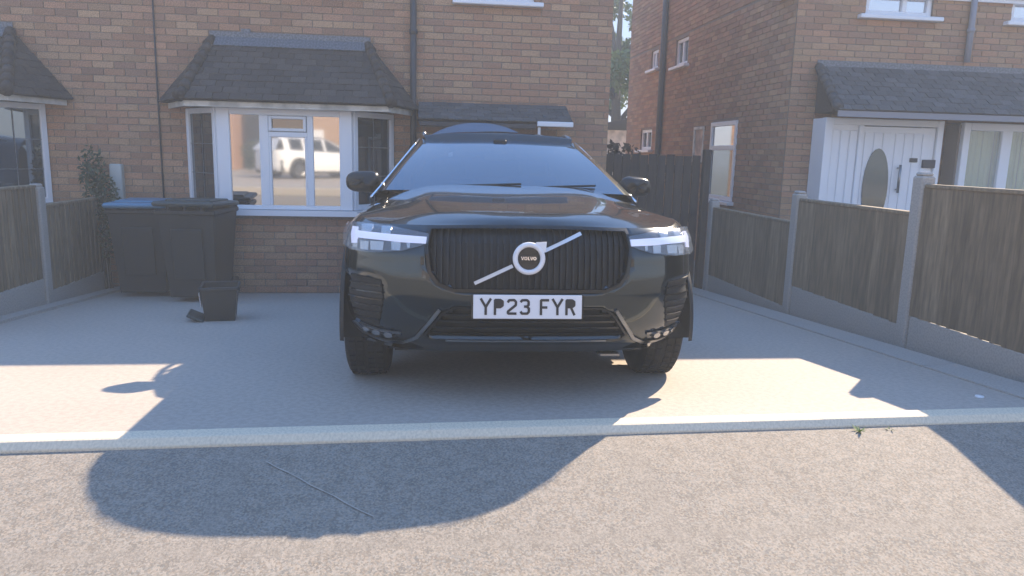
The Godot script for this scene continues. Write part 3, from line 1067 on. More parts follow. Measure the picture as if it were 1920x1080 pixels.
# ------------------------------------------------------------------ houses
func bay(root: Node3D, B: Vector3, dx: float, picks: bool):
	var D := Vector3(dx, 0, 0) - B
	var p0 := Vector3(-2.63, 0, -8.9) + D
	var p1 := Vector3(-2.17, 0, -8.35) + D
	var p2 := Vector3(-0.76, 0, -8.35) + D
	var p3 := Vector3(-0.34, 0, -8.9) + D
	var up := func(p: Vector3, y: float) -> Vector3: return Vector3(p.x, y - B.y, p.z)
	# brick base in three faces
	var gy := -0.45
	var pk: Array = [R(0, 0, 1.5, 1.0)] if picks else []
	brick_wall(root, "bay_base", frame(up.call(p1, gy), p2 - p1), 1.41, 0.93, [], pk, always, 71, 0.1)
	brick_wall(root, "bay_base", frame(up.call(p0, gy), p1 - p0), (p1 - p0).length() - 0.004, 0.93, [], [], always, 72, 0.1)
	brick_wall(root, "bay_base", frame(up.call(p2, gy), p3 - p2), (p3 - p2).length() - 0.004, 0.93, [], [], always, 73, 0.1)
	var bw := Node3D.new()
	bw.name = "bay_window"
	root.add_child(bw, true)
	var t := frame(up.call(p1, 0.48), p2 - p1)
	var bars := [R(0.0, 0.07, 0.135, 1.14), R(1.275, 0.07, 1.41, 1.14), R(0.135, 0.07, 1.275, 0.115), R(0.135, 1.07, 1.275, 1.14), R(0.44, 0.115, 0.535, 1.07), R(0.935, 0.115, 1.0, 1.07)]
	bars.append_array([R(0.535, 0.845, 0.935, 0.90), R(0.535, 0.115, 0.56, 0.845), R(0.91, 0.115, 0.935, 0.845)])
	window_bars(bw, t, bars, 0.07, 0.03, M.upvc)
	window_bars(bw, t, ring_bars(R(0.540, 0.905, 0.930, 1.066), 0.032), 0.03, 0.045, M.upvc, "opening_sash")
	pane(bw, t, R(0.135, 0.115, 0.44, 1.07), 0.0, M.pane_mirror)
	pane(bw, t, R(0.56, 0.115, 0.91, 0.845), 0.0, M.pane_mirror)
	pane(bw, t, R(0.57, 0.93, 0.90, 1.04), 0.0, M.pane_dim)
	pane(bw, t, R(1.0, 0.115, 1.275, 1.07), 0.0, M.pane_mirror)
	for e in [[p0, p1], [p2, p3]]:
		var L: float = (e[1] - e[0]).length()
		var ts := frame(up.call(e[0], 0.48), e[1] - e[0])
		window_bars(bw, ts, ring_bars(R(0.012, 0.07, L - 0.012, 1.14), 0.06), 0.06, 0.022, M.upvc)
		pane(bw, ts, R(0.07, 0.12, L - 0.07, 1.09), -0.01, M.pane_dim)
		var st := begin()
		for k in 2:
			box(st, ts * Vector3(L / 2, 0.12 + (k + 1) * 0.32, 0.0), Vector3(L - 0.14, 0.008, 0.006), ts.basis)
		box(st, ts * Vector3(L / 2, 0.6, 0.0), Vector3(0.008, 0.96, 0.006), ts.basis)
		obj("leaded_strip", st, M.lead, bw)
	# sill: one slab with splayed ends
	var st := begin()
	prism(st, PackedVector2Array([Vector2(-2.70, -8.92), Vector2(-2.22, -8.27), Vector2(-0.71, -8.27), Vector2(-0.27, -8.92)]), Transform3D(Basis(Vector3.RIGHT, Vector3.BACK, Vector3.DOWN), Vector3(dx, 0.485, 0) - B), -0.06)
	obj("sill", st, M.upvc, bw)
	# roof
	var br := Node3D.new()
	br.name = "bay_roof"
	root.add_child(br, true)
	var ra := Vector3(-2.47, 1.675, -8.13) + D
	var rb := Vector3(-0.33, 1.675, -8.13) + D
	var rc := Vector3(-0.62, 2.36, -8.885) + D
	var rd := Vector3(-2.31, 2.36, -8.885) + D
	var wl := Vector3(-2.90, 1.675, -8.885) + D
	var wr := Vector3(-0.05, 1.675, -8.885) + D
	st = begin()
	quad(st, ra, rb, rc, rd, Vector3(0, 1, 1))
	tri(st, wl, ra, rd, Vector3(-1, 1, 0)); tri(st, rb, wr, rc, Vector3(1, 1, 0))
	quad(st, wl, ra, rb, wr, Vector3(0, -1, 0))
	obj("underlay", st, M.roof_felt, br)
	tiles(br, "tile", ra, rb, rc, rd, 0.1, 0.165, "roof_tile", 81)
	tiles(br, "tile", wl, ra, rd, rd, 0.1, 0.165, "roof_tile", 82)
	tiles(br, "tile", rb, wr, rc, rc, 0.1, 0.165, "roof_tile", 83)
	for e in [[ra, rd], [rb, rc]]:
		var n := 8
		for k in n:
			st = begin(true)
			var a: Vector3 = e[0].lerp(e[1], (k - 0.1) / n) + Vector3(0, 0.035, 0.012)
			var b: Vector3 = e[0].lerp(e[1], (k + 1.0) / n) + Vector3(0, 0.018, 0.006)
			tube(st, PackedVector3Array([a, b]), 0.062, 10, 0.05)
			obj("hip_tile", st, M["roof_tile_%d" % (k % 4)], br)
	st = begin()
	box(st, (rc + rd) * 0.5 + Vector3(0, 0.045, 0.006), Vector3(1.75, 0.12, 0.012), Basis(), 0.003)
	box(st, (rc + rd) * 0.5 + Vector3(0, -0.01, 0.07), Vector3(1.72, 0.012, 0.16), Basis(Vector3.RIGHT, 0.72))
	box(st, rd + Vector3(0.36, 0.115, 0.004), Vector3(0.10, 0.05, 0.01))
	obj("flashing", st, M.lead, br)
	st = begin()
	var q := [wl, ra, rb, wr]
	for i in 3:
		var a: Vector3 = q[i] + Vector3(0.03 if i == 0 else 0.0, 0, 0)
		var b: Vector3 = q[i + 1]
		var tt := frame(a + Vector3(0, -0.07, 0), b - a)
		var L: float = (b - a).length()
		box(st, tt * Vector3(L / 2, 0.037, -0.055 - 0.002 * i), Vector3(L - 0.05, 0.06, 0.02), tt.basis, 0.003)
	obj("fascia", st, M.upvc_cream, br)
	st = begin()
	prism(st, PackedVector2Array([Vector2(-2.80, -8.90), Vector2(-2.42, -8.17), Vector2(-0.38, -8.17), Vector2(-0.14, -8.90)]), Transform3D(Basis(Vector3.RIGHT, Vector3.BACK, Vector3.DOWN), Vector3(dx, 1.635, 0) - B), -0.012)
	obj("soffit", st, M.upvc_cream, br)

func big_roof(root: Node3D, x0: float, x1: float, y: float, z_eave: float, z_ridge: float, rise: float, z_back: float, back_up := 0.0):
	var st := begin()
	for e in [[z_eave, z_ridge], [z_back, z_ridge]]:
		var a := Vector3((x0 + x1) / 2, y + (back_up if e[0] == z_back else 0.0), e[0])
		var b := Vector3((x0 + x1) / 2, y + rise, e[1])
		var d := b - a
		var n := Vector3(0, absf(d.z), absf(d.y) * signf(e[0] - e[1])).normalized()
		box(st, (a + b) / 2 + n * 0.05, Vector3(x1 - x0, 0.1, d.length()), Basis(Vector3.RIGHT, n, Vector3.RIGHT.cross(n)))
	var rf := obj("roof", st, M.roof_felt, root)
	for e in [[z_eave, -1.0], [z_back, 1.0]]:
		if e[0] == z_back and back_up > 0.0: continue
		st = begin()
		prism(st, PackedVector2Array([Vector2(e[0], y - 0.13), Vector2(e[0], y + 0.02), Vector2(e[0] + e[1] * 0.5, y + 0.36), Vector2(e[0] + e[1] * 0.5, y - 0.13)]), Transform3D(Basis(Vector3.BACK, Vector3.UP, Vector3.LEFT), Vector3(x1 - 0.02, 0, 0)), x1 - x0 - 0.04)
		obj("eaves", st, M.upvc, rf)
	# courses of tiles on the slope towards the road, one long course each
	st = begin()
	var a := Vector3(0, y, z_eave)
	var b := Vector3(0, y + rise, z_ridge)
	var d := (b - a)
	var n := Vector3(0, absf(d.z), absf(d.y)).normalized()
	var count := int(d.length() / 0.27)
	for i in count:
		var c: Vector3 = a.lerp(b, (i + 0.5) / count) + n * 0.115 + Vector3((x0 + x1) / 2, 0, 0)
		box(st, c, Vector3(x1 - x0 + 0.02, 0.02, d.length() / count * 1.12), Basis(Vector3.RIGHT, n, Vector3.RIGHT.cross(n)).rotated(Vector3.RIGHT, 0.06))
	var o := obj("tile_courses", st, M.roof_tile_1, rf)
	o.set_meta("kind", "stuff")
	st = begin(true)
	tube(st, PackedVector3Array([Vector3(x0, y + rise + 0.08, z_ridge), Vector3(x1, y + rise + 0.08, z_ridge)]), 0.11, 10)
	obj("ridge", st, M.roof_tile_2, rf)

func downpipe(root: Node3D, x: float, y0: float, y1: float, z: float, m: Material):
	var st := begin(true)
	tube(st, PackedVector3Array([Vector3(x, y0, z), Vector3(x, y1, z)]), 0.036, 12)
	var y := y0 + 0.35
	while y < y1:
		tube(st, PackedVector3Array([Vector3(x, y, z), Vector3(x, y + 0.05, z)]), 0.046, 12)
		y += 1.3
	obj("downpipe", st, m, root)

func upper_window(root: Node3D, t: Transform3D, w: float, h: float, split: float, glass: Material):
	var n := Node3D.new()
	n.name = "window"
	root.add_child(n, true)
	var bars := ring_bars(R(0, 0, w, h), 0.06)
	bars.append(R(split - 0.03, 0.06, split + 0.03, h - 0.06))
	window_bars(n, t, bars, 0.07, -0.03, M.upvc)
	pane(n, t, R(0.06, 0.06, split - 0.03, h - 0.06), -0.07, glass)
	pane(n, t, R(split + 0.03, 0.06, w - 0.06, h - 0.06), -0.07, glass)
	var st := begin()
	box(st, t * Vector3(w / 2, -0.028, 0.005), Vector3(w + 0.2, 0.05, 0.17), t.basis, 0.008)
	obj("sill", st, M.upvc, n)

func left_house():
	var B := Vector3(-2.9, -0.43, -8.9)
	var h := thing("brick_house", "brown brick house with white bay window behind the dark car", "house", B)
	var o := Vector3(-8.2, -0.45, -8.9) - B
	var W := func(x0, y0, x1, y1) -> Rect2: return R(x0 + 8.2, y0 + 0.45, x1 + 8.2, y1 + 0.45)
	var holes := [W.call(-2.56, 0.45, -0.40, 1.62), W.call(-6.33, 0.45, -4.17, 1.62), W.call(0.43, 2.92, 1.27, 3.26), W.call(-2.2, 3.0, -0.75, 3.26), W.call(-5.2, 3.0, -3.8, 3.26), W.call(0.30, -0.46, 1.30, 1.42)]
	var picks := [W.call(-0.02, 1.8, 2.2, 2.82), W.call(-3.3, 1.35, -2.75, 1.95)]
	brick_wall(h, "wall", frame(o, Vector3.RIGHT), 10.405, 3.78, holes, picks, always, 61)
	brick_wall(h, "wall", frame(Vector3(2.21, -0.45, -8.93) - B, Vector3.FORWARD), 7.0, 3.78, [], [], always, 62)
	var st := begin()
	box(st, Vector3(-3.0, 1.69, -16.0) - B, Vector3(10.3, 4.28, 0.2))
	box(st, Vector3(-8.1, 1.69, -12.4) - B, Vector3(0.2, 4.28, 7.0))
	obj("wall", st, M.mortar, h)
	for x in [2.1, -8.1]:
		st = begin()
		prism(st, PackedVector2Array([Vector2(-8.95, 3.32), Vector2(-12.45, 5.82), Vector2(-15.95, 3.32)]), Transform3D(Basis(Vector3.FORWARD * -1.0, Vector3.UP, Vector3.LEFT), Vector3(x, 0, 0) - B), 0.2)
		obj("gable", st, M.brick_1, h)
	big_roof(h, -8.35 - B.x, 2.62 - B.x, EAVE - B.y, -8.87 - B.z, -12.45 - B.z, 2.62, -16.2 - B.z)
	st = begin(true)
	tube(st, PackedVector3Array([Vector3(-8.3, EAVE - 0.03, -8.865) - B, Vector3(2.6, EAVE - 0.03, -8.865) - B]), 0.055, 10)
	obj("gutter", st, M.pipe_black, h)
	downpipe(h, -0.11 - B.x, 0.0, 3.75, 0.05, M.pipe_black)
	upper_window(h, frame(Vector3(0.43, 2.92, -8.9) - B, Vector3.RIGHT), 0.84, 0.34, 0.5, M.pane_sky)
	upper_window(h, frame(Vector3(-2.2, 3.0, -8.9) - B, Vector3.RIGHT), 1.45, 0.26, 0.9, M.pane_sky)
	upper_window(h, frame(Vector3(-5.2, 3.0, -8.9) - B, Vector3.RIGHT), 1.4, 0.26, 0.5, M.pane_sky)
	bay(h, B, 0.0, true)
	bay(h, B, -3.77, false)
	# porch over the front door: tiled canopy, curved hood, door
	var ca := Node3D.new()
	ca.name = "door_canopy"
	h.add_child(ca, true)
	var a := Vector3(-0.05, 1.55, -8.42) - B
	var b := Vector3(1.68, 1.55, -8.42) - B
	var c := Vector3(1.68, 1.75, -8.885) - B
	var d := Vector3(-0.05, 1.75, -8.885) - B
	st = begin()
	quad(st, a, b, c, d, Vector3(0, 1, 1)); quad(st, a, b, Vector3(b.x, a.y, c.z), Vector3(a.x, a.y, d.z), Vector3.DOWN)
	tri(st, b, c, Vector3(b.x, b.y, c.z), Vector3.RIGHT)
	obj("underlay", st, M.roof_felt, ca)
	tiles(ca, "tile", a, b, c, d, 0.1, 0.165, "slate_tile", 84)
	st = begin()
	box(st, Vector3(1.475, 1.545, -8.40) - B, Vector3(0.41, 0.055, 0.03), Basis(), 0.006)
	box(st, Vector3(1.30, 1.30, -8.44) - B, Vector3(0.03, 0.42, 0.03), Basis(), 0.004)
	obj("fascia", st, M.upvc, ca)
	st = begin()
	box(st, Vector3(0.61, 1.515, -8.42) - B, Vector3(1.30, 0.05, 0.03), Basis(), 0.006)
	obj("fascia", st, M.pipe_black, ca)
	st = begin(true)
	for k in 20:
		var f := func(i: int) -> Vector2:
			var x := lerpf(-0.58, 0.58, i / 20.0)
			return Vector2(0.62 + x, 1.36 + 0.175 * (1.0 - pow(absf(x) / 0.58, 2.2)))
		var u: Vector2 = f.call(k)
		var v: Vector2 = f.call(k + 1)
		quad(st, Vector3(u.x, u.y, -8.34) - B, Vector3(v.x, v.y, -8.34) - B, Vector3(v.x, v.y + 0.01, -8.80) - B, Vector3(u.x, u.y + 0.01, -8.80) - B, Vector3(0, 1, 0))
		quad(st, Vector3(u.x, u.y, -8.34) - B, Vector3(v.x, v.y, -8.34) - B, Vector3(v.x, 1.33, -8.34) - B, Vector3(u.x, 1.33, -8.34) - B, Vector3(0, 0, 1))
	obj("curved_hood", st, M.fanlight_glass, ca)
	var dr := Node3D.new()
	dr.name = "front_door"
	h.add_child(dr, true)
	var t := frame(Vector3(0.30, -0.43, -8.9) - B, Vector3.RIGHT)
	st = begin()
	box(st, t * Vector3(0.5, 0.9, -0.09), Vector3(0.9, 1.76, 0.05), t.basis, 0.004)
	for q in [R(0.14, 0.12, 0.46, 0.8), R(0.54, 0.12, 0.86, 0.8), R(0.14, 0.95, 0.46, 1.65), R(0.54, 0.95, 0.86, 1.65)]:
		box(st, t * Vector3(q.get_center().x, q.get_center().y, -0.06), Vector3(q.size.x, q.size.y, 0.03), t.basis, 0.012)
	obj("door_leaf", st, M.door_red, dr)
	window_bars(dr, t, [R(0, 0, 0.05, 1.85), R(0.95, 0, 1.0, 1.85), R(0.05, 1.79, 0.95, 1.85)], 0.1, -0.04, M.upvc)
	# small fittings on the wall
	st = begin()
	box(st, Vector3(-3.40, 0.76, -8.86) - B, Vector3(0.13, 0.46, 0.09), Basis(), 0.01)
	obj("meter_box", st, M.meter_white, h)
	st = begin(true)
	tube(st, PackedVector3Array([Vector3(-2.92, -0.2, -8.885) - B, Vector3(-2.925, 1.8, -8.885) - B, Vector3(-2.915, 3.3, -8.885) - B]), 0.009, 6)
	obj("cable", st, M.pipe_black, h)

func right_house():
	var B := Vector3(6.5, -0.43, -8.9)
	var h := thing("brick_house", "brick house with white porch door and tiled canopy beyond the fence", "house", B)
	var o := Vector3(4.47, -0.45, -8.9) - B
	var W := func(x0, y0, x1, y1) -> Rect2: return R(x0 - 4.47, y0 + 0.45, x1 - 4.47, y1 + 0.45)
	var holes := [W.call(4.95, -0.46, 6.30, 1.70), W.call(6.66, 0.62, 8.5, 1.70), W.call(5.34, 2.98, 6.22, 3.26), W.call(7.28, 2.98, 8.4, 3.26)]
	var picks := [W.call(4.47, 0.6, 4.96, 2.35), W.call(5.0, 2.35, 7.4, 2.88)]
	brick_wall(h, "wall", frame(o, Vector3.RIGHT), 9.0, 3.78, holes, picks, always, 63)
	var V := func(z0, y0, z1, y1) -> Rect2: return R(z0 + 16.33, y0 + 0.45, z1 + 16.33, y1 + 0.45)
	var fh := [V.call(-11.35, 0.6, -10.38, 1.76), V.call(-12.12, 1.15, -11.66, 1.72), V.call(-13.3, 2.80, -12.66, 3.26), V.call(-15.2, 1.36, -14.45, 1.76), V.call(-14.75, 2.9, -14.3, 3.26)]
	var fo := Vector3(4.465, -0.45, -16.33) - B
	brick_wall(h, "wall", frame(fo, Vector3.BACK), 7.40, 3.78, fh, [], always, 64)
	var st := begin()
	box(st, Vector3(9.0, 2.4, -16.2) - B, Vector3(8.8, 5.7, 0.2))
	box(st, Vector3(13.4, 1.69, -12.6) - B, Vector3(0.2, 4.28, 7.0))
	obj("wall", st, M.mortar, h)
	for x in [4.67, 13.3]:
		st = begin()
		prism(st, PackedVector2Array([Vector2(-8.95, 3.32), Vector2(-12.6, 5.9), Vector2(-16.33, 5.05), Vector2(-16.33, 3.32)]), Transform3D(Basis(Vector3.FORWARD * -1.0, Vector3.UP, Vector3.LEFT), Vector3(x - (0.004 if x < 9.0 else 0.0), 0, 0) - B), 0.19)
		var gb := obj("gable", st, M.mortar, h)
		if x < 9.0:
			var under := func(p: float, q: float, y: float) -> bool:
				var ok := true
				for s in [p, q]:
					var z: float = s - 16.33
					var lim: float = 3.32 + (-8.95 - z) * 0.707 if z > -12.6 else 5.9 + (z + 12.6) * 0.228
					if y + 3.33 > lim - 0.02: ok = false
				return ok
			brick_wall(h, "gable", frame(Vector3(4.465, 3.33, -16.33) - B, Vector3.BACK), 7.40, 2.6, [], [], under, 66, 0.0, gb)
	big_roof(h, 4.32 - B.x, 13.6 - B.x, EAVE - B.y, -8.87 - B.z, -12.6 - B.z, 2.72, -16.5 - B.z, 1.75)
	st = begin(true)
	tube(st, PackedVector3Array([Vector3(4.35, EAVE - 0.03, -8.865) - B, Vector3(13.5, EAVE - 0.03, -8.865) - B]), 0.055, 10)
	obj("gutter", st, M.pipe_black, h)
	downpipe(h, 6.72 - B.x, 2.9, 3.75, 0.05, M.pipe_grey)
	upper_window(h, frame(Vector3(5.34, 2.98, -8.9) - B, Vector3.RIGHT), 0.88, 0.28, 0.52, M.pane_sky)
	upper_window(h, frame(Vector3(7.28, 2.98, -8.9) - B, Vector3.RIGHT), 1.12, 0.28, 0.6, M.pane_sky)
	# windows and pipe of the side wall
	upper_window(h, frame(Vector3(4.465, 2.80, -13.3) - B, Vector3.BACK), 0.64, 0.46, 0.32, M.pane_dim)
	upper_window(h, frame(Vector3(4.465, 2.9, -14.75) - B, Vector3.BACK), 0.45, 0.36, 0.2, M.pane_dim)
	upper_window(h, frame(Vector3(4.465, 1.36, -15.2) - B, Vector3.BACK), 0.75, 0.40, 0.37, M.pane_dim)
	var kw := Node3D.new()
	kw.name = "side_window"
	h.add_child(kw, true)
	var t := frame(Vector3(4.465, 0.6, -11.35) - B, Vector3.BACK)
	var bars := ring_bars(R(0, 0, 0.97, 1.16), 0.065)
	bars.append(R(0.065, 0.74, 0.905, 0.81))
	window_bars(kw, t, bars, 0.08, 0.02, M.upvc)
	pane(kw, t, R(0.065, 0.065, 0.905, 0.74), -0.01, M.pane_dim)
	pane(kw, t, R(0.065, 0.81, 0.905, 1.095), -0.01, M.pane_mirror)
	st = begin()
	box(st, t * Vector3(0.48, -0.03, 0.02), Vector3(1.1, 0.05, 0.16), t.basis, 0.008)
	obj("sill", st, M.upvc, kw)
	t = frame(Vector3(4.465, 1.15, -12.12) - B, Vector3.BACK)
	var sw := Node3D.new()
	sw.name = "side_window"
	h.add_child(sw, true)
	window_bars(sw, t, ring_bars(R(0, 0, 0.46, 0.57), 0.05), 0.07, 0.01, M.upvc_cream)
	pane(sw, t, R(0.05, 0.05, 0.41, 0.52), -0.02, M.render_pale)
	st = begin(true)
	tube(st, PackedVector3Array([Vector3(4.41, -0.43, -13.85) - B, Vector3(4.41, 5.1, -13.85) - B]), 0.055, 12)
	obj("soil_pipe", st, M.pipe_soil, h)
	# porch: white side panel and door, standing a little forward
	var po := Node3D.new()
	po.name = "porch"
	h.add_child(po, true)
	t = frame(Vector3(4.79, -0.43, -8.6) - B, Vector3.RIGHT)
	window_bars(po, t, [R(0, 0, 0.10, 2.16), R(1.46, 0, 1.54, 2.16), R(0.10, 2.08, 1.46, 2.16), R(0.10, 0, 0.44, 0.06), R(0.44, 0, 0.50, 2.08)], 0.09, 0.02, M.upvc)
	st = begin()
	box(st, t * Vector3(0.27, 1.07, -0.03), Vector3(0.34, 2.02, 0.03), t.basis)
	for x in [0.155, 0.27, 0.385]:
		box(st, t * Vector3(x, 1.07, -0.01), Vector3(0.10, 1.9, 0.02), t.basis, 0.008)
	obj("side_panel", st, M.upvc, po)
	var dl := begin()
	box(dl, t * Vector3(0.98, 1.05, -0.035), Vector3(0.95, 2.04, 0.05), t.basis, 0.004)
	for x in [0.58, 0.70, 0.82, 0.98, 1.10, 1.22, 1.34]:
		box(dl, t * Vector3(x, 1.05, -0.006), Vector3(0.105, 1.9, 0.016), t.basis, 0.006)
	var leaf := obj("door", dl, M.upvc, po)
	st = begin()
	var ell := PackedVector2Array()
	for k in 28: ell.append(Vector2(0.72 + cos(TAU * k / 28) * 0.165, 1.34 + sin(TAU * k / 28) * 0.47))
	prism(st, ell, Transform3D(t.basis, t * Vector3(0, 0, 0.003)), 0.014)
	obj("glazing", st, M.pane_dark, leaf)
	st = begin(true)
	tube(st, PackedVector3Array([t * Vector3(1.00, 1.28, 0.05), t * Vector3(1.00, 1.62, 0.05)]), 0.016, 10)
	tube(st, PackedVector3Array([t * Vector3(1.00, 1.32, 0.0), t * Vector3(1.00, 1.32, 0.05)]), 0.010, 8)
	tube(st, PackedVector3Array([t * Vector3(1.00, 1.58, 0.0), t * Vector3(1.00, 1.58, 0.05)]), 0.010, 8)
	obj("handle", st, M.satin, leaf)
	st = begin()
	box(st, t * Vector3(1.19, 1.68, 0.008), Vector3(0.10, 0.05, 0.02), t.basis, 0.004)
	obj("knocker", st, M.pipe_black, leaf)
	st = begin()
	box(st, t * Vector3(1.39, 1.64, 0.014), Vector3(0.17, 0.10, 0.03), t.basis, 0.006)
	obj("letter_plate", st, M.pipe_black, leaf)
	st = begin()
	box(st, t * Vector3(0.045, 1.08, -0.18), Vector3(0.08, 2.15, 0.22), t.basis)
	box(st, t * Vector3(1.495, 1.08, -0.18), Vector3(0.08, 2.15, 0.22), t.basis)
	box(st, t * Vector3(0.77, 0.03, 0.10), Vector3(1.4, 0.10, 0.34), t.basis, 0.01)
	obj("jamb", st, M.upvc, po)
	# front window beside it
	var bw := Node3D.new()
	bw.name = "bay_window"
	h.add_child(bw, true)
	t = frame(Vector3(6.60, 0.55, -8.6) - B, Vector3.RIGHT)
	bars = ring_bars(R(0, 0, 1.9, 1.17), 0.09)
	bars.append(R(0.52, 0.09, 0.66, 1.08)); bars.append(R(1.22, 0.09, 1.32, 1.08))
	window_bars(bw, t, bars, 0.08, 0.02, M.upvc)
	for e in [[0.09, 0.52], [0.66, 1.22], [1.32, 1.81]]:
		pane(bw, t, R(e[0], 0.09, e[1], 1.08), -0.02, M.pane_clear)
	var cu := begin()
	for i in 34:
		box(cu, t * Vector3(0.10 + i * 0.052, 0.72, -0.13 + 0.018 * sin(i * 2.1)), Vector3(0.054, 0.72, 0.02), t.basis.rotated(Vector3.UP, 0.4 * sin(i * 1.7)), 0.006)
	obj("blind", cu, M.curtain, bw)
	st = begin()
	box(st, t * Vector3(0.95, 0.28, -0.16), Vector3(1.8, 0.4, 0.03), t.basis)
	obj("lower_curtain", st, M.curtain_blue, bw)
	st = begin()
	box(st, t * Vector3(0.95, -0.02, 0.03), Vector3(2.0, 0.05, 0.18), t.basis, 0.008)
	obj("sill", st, M.upvc, bw)
	brick_wall(h, "bay_base", frame(Vector3(6.60, -0.45, -8.61) - B, Vector3.RIGHT), 1.9, 0.93, [], [], always, 65, 0.12)
	for e in [6.60, 8.47]:
		st = begin()
		box(st, Vector3(e + 0.015, 0.64, -8.76) - B, Vector3(0.08, 2.1, 0.24))
		obj("bay_cheek", st, M.mortar, h)
	# long tiled canopy over porch and window
	var ca := Node3D.new()
	ca.name = "canopy_roof"
	h.add_child(ca, true)
	var a := Vector3(4.72, 1.79, -8.22) - B
	var b := Vector3(8.6, 1.79, -8.22) - B
	var c := Vector3(8.6, 2.33, -8.885) - B
	var d := Vector3(4.80, 2.33, -8.885) - B
	st = begin()
	quad(st, a, b, c, d, Vector3(0, 1, 1)); quad(st, a, b, Vector3(b.x, a.y, c.z), Vector3(d.x, a.y, d.z), Vector3.DOWN)
	tri(st, a, d, Vector3(d.x, a.y, d.z), Vector3.LEFT)
	obj("underlay", st, M.roof_felt, ca)
	tiles(ca, "tile", a, b, c, d, 0.1, 0.165, "slate_tile", 85)
	st = begin()
	box(st, (a + b) * 0.5 + Vector3(0, -0.035, 0.0), Vector3(3.88, 0.07, 0.02), Basis(), 0.003)
	obj("fascia", st, M.pipe_grey, ca)
	st = begin(true)
	for k in 7:
		tube(st, PackedVector3Array([a.lerp(d, (k - 0.1) / 7.0) + Vector3(0, 0.035, 0), a.lerp(d, (k + 1.0) / 7.0) + Vector3(0, 0.02, 0)]), 0.06, 10, 0.05)
	obj("verge", st, M.slate_tile_0, ca)
	st = begin()
	box(st, (c + d) * 0.5 + Vector3(0, 0.04, 0.006), Vector3(3.85, 0.11, 0.012))
	obj("flashing", st, M.lead, ca)

# ------------------------------------------------------------------ fences and gate
# side: +1 when the boards face -x. posts: [z, top]. panels: [z far, z near, top, top of gravel board]
func fence(label: String, x: float, side: float, posts: Array, panels: Array, wide := 0.10):
	var B := Vector3(x, ground(-6.0), -6.0)
	var f := thing("timber_fence", label, "fence", B)
	for p in posts:
		var st := begin()
		var y0 := ground(p[0]) - 0.1
		box(st, Vector3(0, (y0 + p[1]) / 2, p[0]) + Vector3(x, 0, 0) - B, Vector3(0.105, p[1] - y0, 0.115), Basis(), 0.012)
		box(st, Vector3(x, p[1] + 0.012, p[0]) - B, Vector3(0.085, 0.03, 0.095), Basis(), 0.014)
		obj("post", st, M.concrete, f)
	var r := RandomNumberGenerator.new()
	r.seed = 5
	for p in panels:
		var L: float = p[1] - p[0]
		var zc: float = (p[0] + p[1]) / 2
		var st := begin()
		var yb := ground(p[0]) - 0.12
		box(st, Vector3(x - side * 0.004, (yb + p[3]) / 2, zc) - B, Vector3(0.05, p[3] - yb, L), Basis(), 0.006)
		obj("gravel_board", st, M.concrete, f)
		var pn := Node3D.new()
		pn.name = "fence_panel"
		f.add_child(pn, true)
		var h: float = p[2] - 0.03 - p[3]
		st = begin()
		box(st, Vector3.ZERO, Vector3(0.013, h, wide + 0.012), Basis(), 0.003)
		var mesh := done(st)
		var n := int(round(L / wide))
		for i in n:
			var o := put("board", mesh, M["fence_wood_%d" % (r.randi() % 4)], pn)
			o.transform = Transform3D(Basis(Vector3.UP, 0.13 + r.randf_range(-0.015, 0.015)), Vector3(x - side * (0.020 + r.randf_range(-0.002, 0.002)), p[3] + h / 2 + 0.003 + r.randf_range(-0.004, 0.004), p[0] + (i + 0.5) * L / n) - B)
		st = begin()
		box(st, Vector3(x, p[2] - 0.014, zc) - B, Vector3(0.075, 0.028, L - 0.01), Basis(), 0.006)
		obj("capping", st, M.fence_wood_2, pn)
		st = begin()
		for y in [p[3] + 0.12, p[2] - 0.15]:
			box(st, Vector3(x + side * 0.012, y, zc) - B, Vector3(0.04, 0.07, L - 0.02), Basis(), 0.004)
		obj("rail", st, M.fence_wood_1, pn)

func side_gate():
	var g := thing("side_gate", "dark boarded timber gate across the passage between the two houses", "gate", Vector3(2.83, -0.43, -9.05))
	var r := RandomNumberGenerator.new()
	r.seed = 8
	var n := 11
	var st := begin()
	box(st, Vector3.ZERO, Vector3(0.104, 1.62, 0.02), Basis(), 0.004)
	var mesh := done(st)
	for i in n:
		var o := put("board", mesh, M["gate_wood_%d" % (r.randi() % 4)], g)
		o.position = Vector3(-0.56 + i * 0.112, 0.86 + r.randf_range(-0.006, 0.006), r.randf_range(-0.002, 0.002))
	st = begin()
	for x in [-0.64, 0.70]:
		st = begin()
		box(st, Vector3(x, 0.87, -0.02), Vector3(0.09, 1.76, 0.09), Basis(), 0.008)
		obj("gate_post", st, M.gate_wood_1, g)
	st = begin()
	for y in [0.3, 0.9, 1.5]:
		box(st, Vector3(0, y, -0.035), Vector3(1.25, 0.10, 0.03), Basis(), 0.004)
	obj("ledge", st, M.gate_wood_0, g)
	st = begin()
	tube(st, PackedVector3Array([Vector3(-0.45, 1.0, 0.02), Vector3(-0.45, 1.0, 0.05), Vector3(-0.45, 0.88, 0.05), Vector3(-0.45, 0.88, 0.02)]), 0.01, 8)
	obj("handle", st, M.pipe_black, g)

